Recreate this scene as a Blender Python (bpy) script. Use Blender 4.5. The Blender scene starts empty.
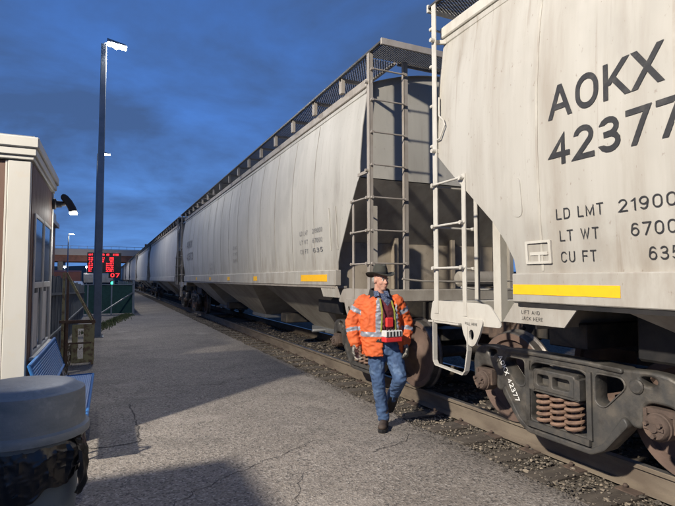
import bpy, bmesh, math, random
from math import sin, cos, pi, radians, sqrt, atan2
from mathutils import Vector, Matrix, noise
random.seed(7)
sc = bpy.context.scene
C = sc.collection

# ------------------------------------------------------------------ camera
CAM_H = 1.66
YAW = 24.544; PITCH = 2.959
cam = bpy.data.cameras.new('camera'); cam.sensor_width = 36; cam.lens = 503/675*36
cam.clip_start = .05; cam.clip_end = 3000
co = bpy.data.objects.new('camera', cam); C.objects.link(co)
co.location = (0, 0, CAM_H); co.rotation_euler = (radians(90+PITCH), 0, radians(-YAW))
sc.camera = co

# ------------------------------------------------------------------ exposure
vs = sc.view_settings
vs.view_transform = 'Standard'; vs.look = 'None'; vs.gamma = 1; vs.exposure = 0.14; vs.use_curve_mapping = False

# ------------------------------------------------------------------ sky (dusk, broken dark cloud over blue)
w = bpy.data.worlds.new("World"); sc.world = w; w.use_nodes = True
nt = w.node_tree; N = nt.nodes; L = nt.links
for n in list(N): N.remove(n)
out = N.new('ShaderNodeOutputWorld'); bg = N.new('ShaderNodeBackground'); bg.inputs[1].default_value = 1.06
L.new(bg.outputs[0], out.inputs[0])
tc = N.new('ShaderNodeTexCoord'); sx_ = N.new('ShaderNodeSeparateXYZ'); L.new(tc.outputs['Generated'], sx_.inputs[0])
def wm(op, a, b=None, c=None):
    n = N.new('ShaderNodeMath'); n.operation = op
    for i, v in enumerate((a, b, c)):
        if v is None: continue
        if isinstance(v, (int, float)): n.inputs[i].default_value = v
        else: L.new(v, n.inputs[i])
    return n.outputs[0]
zc = wm('MAXIMUM', sx_.outputs[2], 0.0)
den = wm('ADD', zc, .22)
cx = wm('DIVIDE', sx_.outputs[0], den); cy = wm('DIVIDE', sx_.outputs[1], den)
cv = N.new('ShaderNodeCombineXYZ'); L.new(cx, cv.inputs[0]); L.new(cy, cv.inputs[1]); cv.inputs[2].default_value = 3.7
n1 = N.new('ShaderNodeTexNoise'); n1.inputs['Scale'].default_value = 1.7; n1.inputs['Detail'].default_value = 7; n1.inputs['Roughness'].default_value = .56; n1.inputs['Distortion'].default_value = .25
L.new(cv.outputs[0], n1.inputs['Vector'])
grad = N.new('ShaderNodeValToRGB'); L.new(zc, grad.inputs[0])
e = grad.color_ramp.elements
e[0].position = 0.0; e[0].color = (.105, .255, .60, 1)
e[1].position = .75; e[1].color = (.055, .145, .42, 1)
k = e.new(.12); k.color = (.100, .255, .64, 1)
k = e.new(.30); k.color = (.068, .185, .53, 1)
k = e.new(.48); k.color = (.055, .155, .47, 1)
cr = N.new('ShaderNodeValToRGB'); L.new(n1.outputs[0], cr.inputs[0])
cr.color_ramp.elements[0].position = .36; cr.color_ramp.elements[0].color = (0, 0, 0, 1)
cr.color_ramp.elements[1].position = .62; cr.color_ramp.elements[1].color = (1, 1, 1, 1)
amt = wm('MULTIPLY', cr.outputs[0], wm('MINIMUM', wm('MULTIPLY_ADD', zc, 2.2, .45), .90))
mx = N.new('ShaderNodeMix'); mx.data_type = 'RGBA'
L.new(amt, mx.inputs[0]); L.new(grad.outputs[0], mx.inputs[6]); mx.inputs[7].default_value = (.050, .098, .225, 1)
L.new(mx.outputs[2], bg.inputs[0])

# ------------------------------------------------------------------ generic helpers
MATS = {}
def mat(name, col, rough=.6, metal=0, col2=None, scale=4, amt=1.0, bump=0, bscale=40, stretch=(1,1,1), lo=.4, hi=.65,
        spec=.5, emit=None, estr=0, detail=5, dirt=None, dscale=1.5, dlo=.5, dhi=.75, dstretch=(1,1,1)):
    if name in MATS: return MATS[name]
    m = bpy.data.materials.new(name); m.use_nodes = True; MATS[name] = m
    t = m.node_tree; n = t.nodes; l = t.links; b = n['Principled BSDF']
    b.inputs['Roughness'].default_value = rough; b.inputs['Metallic'].default_value = metal
    b.inputs['Specular IOR Level'].default_value = spec
    b.inputs['Base Color'].default_value = (*col, 1)
    tcn = n.new('ShaderNodeTexCoord')
    def tex(sc_, st, det=detail):
        mp = n.new('ShaderNodeMapping'); mp.inputs['Scale'].default_value = st; l.new(tcn.outputs['Object'], mp.inputs[0])
        nn = n.new('ShaderNodeTexNoise'); nn.inputs['Scale'].default_value = sc_; nn.inputs['Detail'].default_value = det; nn.inputs['Roughness'].default_value = .62
        l.new(mp.outputs[0], nn.inputs[0]); return nn.outputs[0]
    cur = None
    def layer(cur, src, lo_, hi_, c2, a):
        r = n.new('ShaderNodeMapRange'); r.inputs[1].default_value = lo_; r.inputs[2].default_value = hi_; r.inputs[4].default_value = a
        l.new(src, r.inputs[0])
        x = n.new('ShaderNodeMix'); x.data_type = 'RGBA'; l.new(r.outputs[0], x.inputs[0])
        if cur is None: x.inputs[6].default_value = (*col, 1)
        else: l.new(cur, x.inputs[6])
        x.inputs[7].default_value = (*c2, 1); return x.outputs[2]
    if col2: cur = layer(cur, tex(scale, stretch), lo, hi, col2, amt)
    if dirt: cur = layer(cur, tex(dscale, dstretch, 8), dlo, dhi, dirt, .85)
    if name.startswith('car_paint'):
        sp_ = n.new('ShaderNodeSeparateXYZ'); l.new(tcn.outputs['Object'], sp_.inputs[0])
        r1 = n.new('ShaderNodeMapRange'); r1.inputs[1].default_value = 2.5; r1.inputs[2].default_value = 1.65; r1.inputs[4].default_value = .30; l.new(sp_.outputs[2], r1.inputs[0])
        ad = n.new('ShaderNodeMath'); ad.operation = 'ADD'; l.new(r1.outputs[0], ad.inputs[0]); l.new(tex(5, (1,1,.35), 8), ad.inputs[1])
        cur = layer(cur, ad.outputs[0], .62, .98, (.24,.20,.155), .75)
        cur = layer(cur, tex(30, (1,1,.5), 3), .66, .74, (.16,.11,.075), .55)
        cur = layer(cur, tex(8, (1,2.2,.05), 6), .60, .74, (.21,.165,.125), .5)
        cur = layer(cur, tex(.8, (1,1,.8), 4), .50, .72, tuple(c_*.72 for c_ in col), .8)
    if cur is not None: l.new(cur, b.inputs['Base Color'])
    if bump:
        bn = n.new('ShaderNodeBump'); bn.inputs['Strength'].default_value = bump; bn.inputs['Distance'].default_value = .01
        l.new(tex(bscale, (1,1,1)), bn.inputs['Height']); l.new(bn.outputs[0], b.inputs['Normal'])
    if emit: b.inputs['Emission Color'].default_value = (*emit, 1); b.inputs['Emission Strength'].default_value = estr
    return m

def tag(o, label=None, cat=None, group=None, kind=None):
    if label: o['label'] = label
    if cat: o['category'] = cat
    if group: o['group'] = group
    if kind: o['kind'] = kind
    return o
def empty(name, loc=(0,0,0), rz=0, label=None, cat=None, group=None):
    o = bpy.data.objects.new(name, None); o.empty_display_size = .1; C.objects.link(o)
    o.location = loc; o.rotation_euler = (0, 0, rz); return tag(o, label, cat, group)
def link(name, me, parent=None):
    o = bpy.data.objects.new(name, me); C.objects.link(o)
    if parent is not None: o.parent = parent
    return o

class MB:
    def __init__(s): s.v = []; s.f = []; s.sm = []
    def add(s, vs, fs, smooth=False):
        o = len(s.v); s.v += [tuple(p) for p in vs]; s.f += [tuple(i+o for i in f) for f in fs]; s.sm += [smooth]*len(fs); return s
    def box(s, x0, x1, y0, y1, z0, z1):
        p = [(x0,y0,z0),(x1,y0,z0),(x1,y1,z0),(x0,y1,z0),(x0,y0,z1),(x1,y0,z1),(x1,y1,z1),(x0,y1,z1)]
        return s.add(p, [(0,3,2,1),(4,5,6,7),(0,1,5,4),(1,2,6,5),(2,3,7,6),(3,0,4,7)])
    def bar(s, a, b, wd, ht, up=(0,0,1)):
        a = Vector(a); b = Vector(b); d = (b-a).normalized(); u = Vector(up)
        if abs(d.dot(u)) > .98: u = Vector((0,1,0)) if abs(d.y) < .9 else Vector((1,0,0))
        r = d.cross(u).normalized(); u = r.cross(d).normalized(); r *= wd/2; u *= ht/2
        p = [a-r-u, a+r-u, a+r+u, a-r+u, b-r-u, b+r-u, b+r+u, b-r+u]
        return s.add(p, [(0,1,2,3),(7,6,5,4),(0,4,5,1),(1,5,6,2),(2,6,7,3),(3,7,4,0)])
    def tube(s, pts, r, n=10, cap=True):
        pts = [Vector(p) for p in pts]; rs = r if isinstance(r, (list, tuple)) else [r]*len(pts)
        rings = []; prev = None
        for i, p in enumerate(pts):
            d = (pts[min(i+1, len(pts)-1)] - pts[max(i-1, 0)]).normalized()
            if prev is None:
                u = Vector((0,0,1)) if abs(d.z) < .9 else Vector((1,0,0))
            else: u = prev
            u = (u - d*u.dot(d)).normalized(); prev = u; q = d.cross(u)
            rings.append([p + u*cos(2*pi*k/n)*rs[i] + q*sin(2*pi*k/n)*rs[i] for k in range(n)])
        vs = [v for rg in rings for v in rg]; fs = []
        for i in range(len(pts)-1):
            for k in range(n): fs.append((i*n+k, i*n+(k+1)%n, (i+1)*n+(k+1)%n, (i+1)*n+k))
        s.add(vs, fs, True)
        if cap: s.add(rings[0], [tuple(range(n))]); s.add(rings[-1], [tuple(range(n))])
        return s
    def lathe(s, prof, n=32, axis='z', org=(0,0,0), closed=False):
        o = Vector(org); vs = []
        for (r, h) in prof:
            for k in range(n):
                a = 2*pi*k/n
                if axis == 'z': vs.append(o+Vector((r*cos(a), r*sin(a), h)))
                elif axis == 'x': vs.append(o+Vector((h, r*cos(a), r*sin(a))))
                else: vs.append(o+Vector((r*cos(a), h, r*sin(a))))
        fs = []; m = len(prof)
        for i in range(m if closed else m-1):
            j = (i+1) % m
            for k in range(n): fs.append((i*n+k, i*n+(k+1)%n, j*n+(k+1)%n, j*n+k))
        s.add(vs, fs, True); return s
    def hull(s, a, b):   # loft between equal loops a and b, capped
        n = len(a); s.add(list(a)+list(b), [tuple(range(n-1,-1,-1)), tuple(range(n,2*n))]+[(k,(k+1)%n,n+(k+1)%n,n+k) for k in range(n)]); return s
    def mesh(s, name, m, bev=0, auto=True, seg=1):
        me = bpy.data.meshes.new(name); me.from_pydata(s.v, [], s.f); 
        if m: me.materials.append(m)
        for p, sm in zip(me.polygons, s.sm): p.use_smooth = sm
        bm = bmesh.new(); bm.from_mesh(me)
        if bev:
            bmesh.ops.remove_doubles(bm, verts=bm.verts, dist=1e-5)
            bmesh.ops.recalc_face_normals(bm, faces=bm.faces)
            es = [e for e in bm.edges if len(e.link_faces) == 2 and e.calc_face_angle(0) > .6]
            bmesh.ops.bevel(bm, geom=es, offset=bev, segments=seg, affect='EDGES', profile=.5, clamp_overlap=True)
        bmesh.ops.recalc_face_normals(bm, faces=bm.faces)
        bm.to_mesh(me); bm.free()
        if any(s.sm): me.set_sharp_from_angle(angle=radians(38))
        return me
    def build(s, name, m, parent=None, bev=0, seg=1): return link(name, s.mesh(name, m, bev, seg=seg), parent)

def evald(o, name, m=None):
    dg = bpy.context.evaluated_depsgraph_get(); dg.update()
    me = bpy.data.meshes.new_from_object(o.evaluated_get(dg)); me.name = name
    if m is not None:
        me.materials.clear(); me.materials.append(m)
    d = o.data; bpy.data.objects.remove(o)
    return me
def plate(loops, thick, bevel=0, res=1):
    """flat plate with holes in local (a,b), thickness along c; returns verts/faces"""
    cu = bpy.data.curves.new('tmp', 'CURVE'); cu.dimensions = '2D'; cu.fill_mode = 'BOTH'
    cu.extrude = max(thick/2-bevel, 0); cu.bevel_depth = bevel; cu.bevel_resolution = res; cu.offset = -bevel
    for lp in loops:
        sp = cu.splines.new('POLY'); sp.points.add(len(lp)-1)
        for i, p in enumerate(lp): sp.points[i].co = (p[0], p[1], 0, 1)
        sp.use_cyclic_u = True
    o = bpy.data.objects.new('tmp', cu); C.objects.link(o)
    me = evald(o, 'tmp'); r = ([tuple(v.co) for v in me.vertices], [tuple(p.vertices) for p in me.polygons])
    bpy.data.meshes.remove(me); return r
def rnd(pts, r=.03, n=4):
    """round the corners of a polygon"""
    out = []; m = len(pts)
    for i in range(m):
        p = Vector(pts[i]); a = Vector(pts[i-1]); b = Vector(pts[(i+1) % m])
        ra = min(r, (a-p).length*.45); rb = min(r, (b-p).length*.45)
        s_ = p+(a-p).normalized()*ra; e_ = p+(b-p).normalized()*rb
        for k in range(n+1):
            t = k/n; out.append(tuple(s_*(1-t)**2 + p*2*t*(1-t) + e_*t*t))
    return out
def arc(cx, cy, rx, ry, a0, a1, n=10):
    return [(cx+rx*cos(radians(a0+(a1-a0)*k/n)), cy+ry*sin(radians(a0+(a1-a0)*k/n))) for k in range(n+1)]
def obl(cx, x0, x1, y0, y1, q=.0):   # upright rounded O
    rx = (x1-x0)/2; ry = min((y1-y0)/2, rx*1.25)
    return arc(cx, y1-ry, rx, ry, 0, 180, 14)+arc(cx, y0+ry, rx, ry, 180, 360, 14)+[(x1, y1-ry)]
# strokes of a plain grotesque alphabet on a cell .66 wide, 1 high (centre lines of the strokes run to the cell edge)
GL = {
 'A': (.74, [[(0,0),(.34,1)], [(.74,0),(.40,1)], [(.17,.31),(.57,.31)]]),
 'B': (.60, [[(0,0),(0,1)], [(0,1)]+arc(.34,.76,.24,.24,90,-90)+[(0,.52)], [(.3,.52)]+arc(.34,.26,.26,.26,90,-90)+[(0,0)]]),
 'C': (.62, [arc(.31,.68,.31,.32,20,180)+arc(.31,.32,.31,.32,180,340)]),
 'D': (.60, [[(0,0),(0,1)]+arc(.28,.66,.32,.34,90,0)+arc(.28,.34,.32,.34,0,-90)+[(0,0)]]),
 'E': (.54, [[(.54,1),(0,1),(0,0),(.54,0)], [(0,.52),(.48,.52)]]),
 'F': (.52, [[(.52,1),(0,1),(0,0)], [(0,.52),(.45,.52)]]),
 'H': (.60, [[(0,0),(0,1)], [(.6,0),(.6,1)], [(0,.5),(.6,.5)]]),
 'I': (.0, [[(0,0),(0,1)]]),
 'J': (.42, [[(.42,1),(.42,.22)]+arc(.21,.21,.21,.21,0,-180)]),
 'K': (.66, [[(0,0),(0,1)], [(.60,1),(.04,.36)], [(.22,.60),(.66,0)]]),
 'L': (.50, [[(0,1),(0,0),(.50,0)]]),
 'M': (.74, [[(0,0),(0,1),(.37,.12),(.74,1),(.74,0)]]),
 'N': (.62, [[(0,0),(0,1),(.62,0),(.62,1)]]),
 'O': (.68, [obl(.34,0,.68,0,1)]),
 'P': (.58, [[(0,0),(0,1)]+arc(.32,.75,.25,.25,90,-90)+[(0,.5)]]),
 'R': (.60, [[(0,0),(0,1)]+arc(.32,.75,.25,.25,90,-90)+[(0,.5)], [(.3,.5),(.6,0)]]),
 'T': (.58, [[(0,1),(.58,1)], [(.29,1),(.29,0)]]),
 'U': (.60, [[(0,1),(0,.3)]+arc(.3,.3,.3,.3,180,360)+[(.6,1)]]),
 'W': (.86, [[(0,1),(.22,0),(.43,.92),(.64,0),(.86,1)]]),
 'X': (.66, [[(0,0),(.66,1)], [(0,1),(.66,0)]]),
 '0': (.56, [obl(.28,0,.56,0,1)]),
 '1': (.26, [[(0,.76),(.26,1),(.26,0)]]),
 '2': (.56, [arc(.28,.72,.28,.28,170,-35)+[(.0,.0),(.58,0)]]),
 '3': (.56, [arc(.27,.755,.25,.245,160,-90)+[(.18,.51)], [(.18,.51)]+arc(.27,.26,.29,.26,90,-160)]),
 '4': (.62, [[(.46,0),(.46,1),(0,.28),(.64,.28)]]),
 '5': (.56, [[(.52,1),(.08,1),(.04,.54)]+arc(.26,.31,.29,.31,110,-150)]),
 '6': (.56, [arc(.30,.70,.25,.30,30,150)+[(0,.36)], obl(.28,0,.56,0,.60)]),
 '7': (.56, [[(0,1),(.58,1),(.18,0)]]),
 '8': (.56, [obl(.28,.03,.53,.52,1), obl(.28,0,.56,0,.52)]),
 '9': (.56, [arc(.26,.30,.25,.30,210,330)+[(.56,.64)], obl(.28,0,.56,.40,1)]),
}
def text_mesh(body, height, width=None, wt=.11, gap=.24):
    """lettering as mitred strokes; returns 3-tuples (x, y, lift)"""
    h = 1-wt; x = 0; V = []; F = []; lift = 0
    for ch in body:
        if ch == ' ': x += .62; continue
        gw, strokes = GL[ch]
        for st in strokes:
            P = []
            for p in st:
                q = Vector((x+wt/2+p[0], wt/2+p[1]*h))
                if not P or (q-P[-1]).length > 1e-4: P.append(q)
            closed = (P[0]-P[-1]).length < 1e-3
            if closed: P = P[:-1]
            n = len(P); base = len(V); lift += 1
            for i, p in enumerate(P):
                a = P[i-1] if (i > 0 or closed) else None; b = P[(i+1) % n] if (i < n-1 or closed) else None
                d1 = (p-a).normalized() if a is not None else None; d2 = (b-p).normalized() if b is not None else None
                endd = None
                if d1 is None: d1 = d2; endd = d2; p = p-d2*(wt/2 if abs(d2.x) > .95 else 0)
                if d2 is None: d2 = d1; endd = d1; p = p+d1*(wt/2 if abs(d1.x) > .95 else 0)
                if endd is not None and abs(endd.y) > .5:      # stroke ends are cut level, at the cap line or base line
                    yt = 0 if abs(p.y-wt/2) < .01 else (1 if abs(p.y-(1-wt/2)) < .01 else p.y)
                    p = p+endd*((yt-p.y)/endd.y)
                    for s_ in (1, -1): V.append((p.x-s_*(1 if endd.y > 0 else -1)*wt/2/abs(endd.y), p.y, lift % 5))
                    continue
                t = (d1+d2); t = t.normalized() if t.length > 1e-3 else d1
                m_ = Vector((-t.y, t.x)); k = 1/max(.38, m_.dot(Vector((-d1.y, d1.x))))
                for s_ in (1, -1):
                    q = p+m_*s_*wt/2*k; q.y = max(0, min(1, q.y)); V.append((q.x, q.y, lift % 5))
            for i in range(n if closed else n-1):
                j = (i+1) % n; A0, A1, B0, B1 = [V[base+q] for q in (2*i, 2*i+1, 2*j, 2*j+1)]
                m = max(1, int((P[j]-P[i]).length/.22)); last = (base+2*i, base+2*i+1)
                for q in range(1, m+1):
                    if q == m: cur = (base+2*j, base+2*j+1)
                    else:
                        V.append(tuple(a+(c-a)*q/m for a, c in zip(A0, B0))); V.append(tuple(a+(c-a)*q/m for a, c in zip(A1, B1))); cur = (len(V)-2, len(V)-1)
                    F.append((last[0], last[1], cur[1], cur[0])); last = cur
        x += gw+wt+gap
    tot = x-gap; sx = (width/tot) if width else height
    return [(a*sx, b*height, c*.00025) for a, b, c in V], F

# ------------------------------------------------------------------ materials
M = {}
M['white_paint'] = mat('car_paint_cream', (.43,.413,.375), .6, 0, (.325,.30,.26), 2.2, .7, .05, 30, (1,1.6,.12), .42, .75, dirt=(.25,.21,.165), dscale=3.5, dlo=.50, dhi=.84, dstretch=(1,1.2,.12))
M['grey_paint'] = mat('car_paint_grey', (.45,.435,.395), .6, 0, (.33,.315,.28), 1.6, .8, .05, 30, (1,1.3,.15), .40, .72, dirt=(.22,.20,.175), dscale=2.6, dlo=.56, dhi=.80, dstretch=(1,1.1,.25))
M['grey_paint_b'] = mat('car_paint_grey_blue', (.46,.455,.44), .6, 0, (.33,.32,.31), 1.1, .8, .05, 30, (1,1.3,.15), .38, .7, dirt=(.17,.15,.14), dscale=2.2, dlo=.55, dhi=.8, dstretch=(1,1.1,.25))
M['under_paint'] = mat('slope_sheet_dirty', (.40,.37,.32), .75, 0, (.22,.19,.155), 2.5, .8, .15, 25, (1,1,.5), .38, .68)
M['seam_w'] = mat('seam_cream', (.34,.31,.27), .7, 0, (.46,.44,.39), 3, .9)
M['seam_g'] = mat('seam_grey', (.26,.245,.22), .7, 0, (.36,.34,.30), 3, .9)
M['bulk'] = mat('bulkhead_sandy', (.36,.31,.245), .8, 0, (.22,.185,.145), 3, .8, .2, 30, (1,1,.6), .40, .68, dirt=(.15,.12,.09), dscale=5, dlo=.56, dhi=.75)
M['trim_white'] = mat('ladder_white', (.52,.50,.45), .5, 0, (.33,.29,.24), 6, .6, .05, 50, (1,1,.5), .45, .75)
M['trim_grey'] = mat('ladder_grey', (.33,.30,.265), .6, 0, (.20,.165,.13), 6, .7, .05, 50, (1,1,.5), .42, .72)
M['cast'] = mat('cast_steel_dusty', (.085,.083,.080), .46, .3, (.17,.15,.125), 8, .8, .35, 35, (1,1,1), .42, .7, dirt=(.05,.046,.042), dscale=5, dlo=.5, dhi=.66)
M['cast_dark'] = mat('cast_steel_dark', (.035,.033,.032), .7, .2, (.09,.075,.06), 5, .8, .3, 35)
M['rust'] = mat('rusty_iron', (.115,.082,.066), .85, .1, (.06,.045,.038), 9, .8, .4, 45, dirt=(.22,.15,.11), dscale=5, dlo=.5, dhi=.7)
M['spring'] = mat('spring_rust', (.27,.17,.12), .75, .1, (.12,.075,.055), 12, .8, .3, 60)
M['wheel_face'] = mat('wheel_face_rust', (.185,.125,.10), .8, .1, (.11,.075,.06), 3.5, .8, .2, 40)
M['wheel_tread'] = mat('wheel_tread', (.20,.185,.17), .42, .6, (.08,.07,.065), 8, .8, .1, 40)
M['black'] = mat('black_parts', (.012,.012,.013), .5, 0, (.03,.027,.025), 6, .8, .1, 40)
M['galv'] = mat('galvanised', (.30,.31,.32), .5, .6, (.22,.225,.23), 8, .8, .05, 50)
M['grate'] = mat('grating_steel', (.10,.10,.10), .6, .4, (.06,.055,.05), 8, .8)
M['yellow'] = mat('reflective_yellow', (.86,.47,.015), .45, 0, (.70,.38,.02), 14, .6, 0, 40, lo=.5, hi=.75)
M['ink'] = mat('stencil_black', (.022,.022,.024), .6, 0, (.06,.058,.055), 14, .7, 0, lo=.5, hi=.7)
M['ink_faded'] = mat('stencil_faded', (.15,.15,.15), .7, 0, (.28,.27,.26), 9, .8, 0)
M['ink_white'] = mat('stencil_white', (.78,.77,.74), .6, 0, (.45,.44,.42), 16, .8, 0, lo=.5, hi=.7)
M['rail'] = mat('rail_side', (.225,.185,.14), .75, .1, (.135,.105,.08), 5, .9, .2, 40, (1,.35,1))
M['rail_top'] = mat('rail_head', (.42,.39,.35), .35, .8, (.28,.25,.21), 4, .7, 0, 40, (1,.2,1))
M['tie'] = mat('old_wood_tie', (.060,.049,.040), .9, 0, (.12,.10,.08), 6, .8, .6, 30, (.3,1.4,1))
M['stone'] = mat('ballast_stone', (.30,.25,.19), .9, 0, (.085,.075,.065), 11, .95, .5, 60, lo=.42, hi=.56, dirt=(.40,.35,.28), dscale=23, dlo=.55, dhi=.7)
M['post'] = mat('lamp_post_steel', (.19,.22,.26), .5, .2, (.13,.16,.19), 5, .7, .05, 40)

# ================================================================== SETTING
# ground, asphalt platform, ballast bed
def sheet(name, x0, x1, y0, y1, z, m, nx=1, ny=1, kind='structure', f=None):
    b = MB(); V = []; F = []
    for j in range(ny+1):
        for i in range(nx+1):
            x = x0+(x1-x0)*i/nx; y = y0+(y1-y0)*j/ny
            if f: x, y, zz = f(x, y, z)
            else: zz = z
            V.append((x, y, zz))
    for j in range(ny):
        for i in range(nx): a = j*(nx+1)+i; F.append((a, a+1, a+nx+2, a+nx+1))
    b.add(V, F, False); o = b.build(name, m); o['kind'] = kind; return o
def asphalt_mat():
    m = bpy.data.materials.new('asphalt'); m.use_nodes = True; t = m.node_tree; n = t.nodes; l = t.links; b = n['Principled BSDF']
    tcn = n.new('ShaderNodeTexCoord'); ob = tcn.outputs['Object']
    def nz(s_, d=4, r=.6, vec=ob):
        x = n.new('ShaderNodeTexNoise'); x.inputs['Scale'].default_value = s_; x.inputs['Detail'].default_value = d; x.inputs['Roughness'].default_value = r; l.new(vec, x.inputs[0]); return x.outputs[0]
    def rg(src, a, b_, c=0, d=1):
        r = n.new('ShaderNodeMapRange'); r.inputs[1].default_value = a; r.inputs[2].default_value = b_; r.inputs[3].default_value = c; r.inputs[4].default_value = d; l.new(src, r.inputs[0]); return r.outputs[0]
    def mixc(f, a, c):
        x = n.new('ShaderNodeMix'); x.data_type = 'RGBA'; l.new(f, x.inputs[0])
        for i, v in ((6, a), (7, c)):
            if isinstance(v, tuple): x.inputs[i].default_value = (*v, 1)
            else: l.new(v, x.inputs[i])
        return x.outputs[2]
    base = mixc(rg(nz(.5, 6), .35, .68), (.185,.162,.14), (.275,.243,.21))
    base = mixc(rg(nz(2.6, 6, .7), .50, .72, 0, .45), base, (.135,.12,.11))
    # aggregate: stones a centimetre across, each its own tone
    vo = n.new('ShaderNodeTexVoronoi'); vo.inputs['Scale'].default_value = 62; l.new(ob, vo.inputs['Vector'])
    sp = n.new('ShaderNodeSeparateColor'); l.new(vo.outputs['Color'], sp.inputs[0])
    base = mixc(rg(sp.outputs[0], .60, .97, 0, .65), base, (.40,.37,.335))
    base = mixc(rg(sp.outputs[1], .62, .95, 0, .8), base, (.055,.05,.048))
    base = mixc(rg(nz(140, 2), .5, .75, 0, .5), base, (.10,.09,.083))
    base = mixc(rg(nz(1.05, 5, .6), .53, .66, 0, .38), base, (.085,.077,.07))
    base = mixc(rg(nz(.9, 3, .5), .60, .72, 0, .35), base, (.40,.36,.32))
    l.new(base, b.inputs['Base Color']); b.inputs['Roughness'].default_value = .88; b.inputs['Specular IOR Level'].default_value = .3
    bp = n.new('ShaderNodeBump'); bp.inputs['Strength'].default_value = .9; bp.inputs['Distance'].default_value = .006; l.new(vo.outputs['Distance'], bp.inputs['Height'])
    bp2 = n.new('ShaderNodeBump'); bp2.inputs['Strength'].default_value = .5; bp2.inputs['Distance'].default_value = .02; l.new(nz(9, 6), bp2.inputs['Height']); l.new(bp.outputs[0], bp2.inputs['Normal'])
    l.new(bp2.outputs[0], b.inputs['Normal']); return m
ASPH = asphalt_mat()
GRND = mat('packed_dirt', (.065,.056,.048), 1.0, 0, spec=0.0, col2= (.04,.035,.03), scale=.8, amt=.8, bump=.4, bscale=20)
BALL = mat('ballast_bed', (.13,.113,.092), 1.0, 0, (.055,.048,.041), 26, .9, .9, 60, spec=.1, lo=.42, hi=.58, dirt=(.30,.26,.21), dscale=40, dlo=.58, dhi=.68)
sheet('ground', -1500, 1500, -600, 1500, -.25, GRND)
def asf(x, y, z):
    if x > 3: x += .05*noise.noise((0, y*1.3, 0)) + .03*noise.noise((3, y*5, 0))
    return x, y, z - (.012 if x > 3.1 else 0) + .008*noise.noise((x*.5, y*.5, 1))
ap = MB()
# asphalt slab with a ragged edge beside the track
ys = [-12+.12*i for i in range(700)]
xs = [-60, -20, -8, -4, -2, 0, 1, 2, 2.7, 3.05, 3.27]
V = []; F = []
for y in ys:
    for i, x in enumerate(xs): V.append(asf(x, y, 0))
    q = asf(3.27, y, 0); V.append((q[0]+.03, y, -.09))
nc = len(xs)+1
for j in range(len(ys)-1):
    for i in range(nc-1): a = j*nc+i; F.append((a, a+1, a+nc+1, a+nc))
ap.add(V, F, True); o = ap.build('asphalt_pavement', ASPH); o['kind'] = 'structure'
sheet('ballast', 3.1, 12, -12, 260, -.058, BALL, 60, 900, f=lambda x, y, z: (x, y, z+.022*noise.noise((x*6, y*6, 0))+.014*noise.noise((x*17, y*17, 3))+(.03 if x > 5.9 and x < 7 else 0)))
# dark gravelly fringe between asphalt and ballast, loose stones
def stones(name, n, fx, smin, smax, m, label=None, cat=None):
    b = MB()
    ico = [(0,0,1),(.89,0,.45),(.28,.85,.45),(-.72,.53,.45),(-.72,-.53,.45),(.28,-.85,.45),(.72,.53,-.45),(-.28,.85,-.45),(-.89,0,-.45),(-.28,-.85,-.45),(.72,-.53,-.45),(0,0,-1)]
    fc = [(0,1,2),(0,2,3),(0,3,4),(0,4,5),(0,5,1),(1,6,2),(2,7,3),(3,8,4),(4,9,5),(5,10,1),(6,7,2),(7,8,3),(8,9,4),(9,10,5),(10,6,1)]
    for _ in range(n):
        x, y, z = fx(); s_ = smin*(smax/smin)**(random.random()**1.8)
        sx, sy, sz = s_*random.uniform(.7,1.3), s_*random.uniform(.7,1.3), s_*random.uniform(.4,.8)
        a = random.random()*6.28; ca, sa = cos(a), sin(a); V = []
        for p in ico:
            j = random.uniform(.72, 1.2); px, py, pz = p[0]*sx*j, p[1]*sy*j, p[2]*sz*j
            V.append((x+px*ca-py*sa, y+px*sa+py*ca, z+pz))
        b.add(V, fc)
    o = b.build(name, m); tag(o, label, cat, kind='stuff'); return o
def st1():
    y = -1+32*random.random()**1.9; return 3.20+.65*random.random()**.8, y, -.045+.025*random.random()**2
def st2():
    y = -.5+20*random.random()**1.5; return random.uniform(4.05, 5.5), y, -.03+.01*random.random()
def st3():
    y = -1+10*random.random()**1.3; return (lambda x: (x, y, .0 if x < 3.27 else -.035))(random.gauss(3.29, .11))
stones('loose_ballast_stones', 13000, st1, .005, .024, M['stone'], 'loose tan ballast stones lying between the asphalt edge and the near rail', 'ballast stones')
stones('track_bed_stones', 3500, st2, .015, .04, M['stone'], 'dusty ballast stones lying between the two rails under the train', 'ballast stones')
stones('asphalt_crumbs', 7000, st3, .003, .012, mat('crumb', (.06,.052,.046), .95, 0, (.16,.14,.12), 30, .9), 'dark crumbs of broken asphalt along the ragged pavement edge', 'asphalt crumbs')

# the railway track: two rails, sleepers, tie plates
TX = 4.70      # track centre line
trk = empty('railway_track', (TX, 0, 0)); trk['kind'] = 'structure'
def rail_mesh(m):
    pr = [(-.075,0),(-.075,.012),(-.012,.035),(-.009,.125),(-.037,.138),(-.037,.165),(-.030,.172),(.030,.172),(.037,.165),(.037,.138),(.009,.125),(.012,.035),(.075,.012),(.075,0)]
    pr = [(x, z if z > .05 else z-.03) for x, z in pr]
    b = MB(); ysr = [-12, 0, 10, 40, 260]; n = len(pr); V = []; F = []
    for y in ysr: V += [(p[0], y, p[1]) for p in pr]
    for i in range(len(ysr)-1):
        for k in range(n): F.append((i*n+k, i*n+(k+1)%n, (i+1)*n+(k+1)%n, (i+1)*n+k))
    b.add(V, F); me = b.mesh('rail', m); me.materials.append(M['rail_top'])
    for p in me.polygons:
        if p.normal.z > .9 and p.center.z > .15: p.material_index = 1
    return me
rm = rail_mesh(M['rail'])
for s in (-1, 1):
    o = link('rail', rm, trk); o.location = (s*.755, 0, 0)
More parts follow.
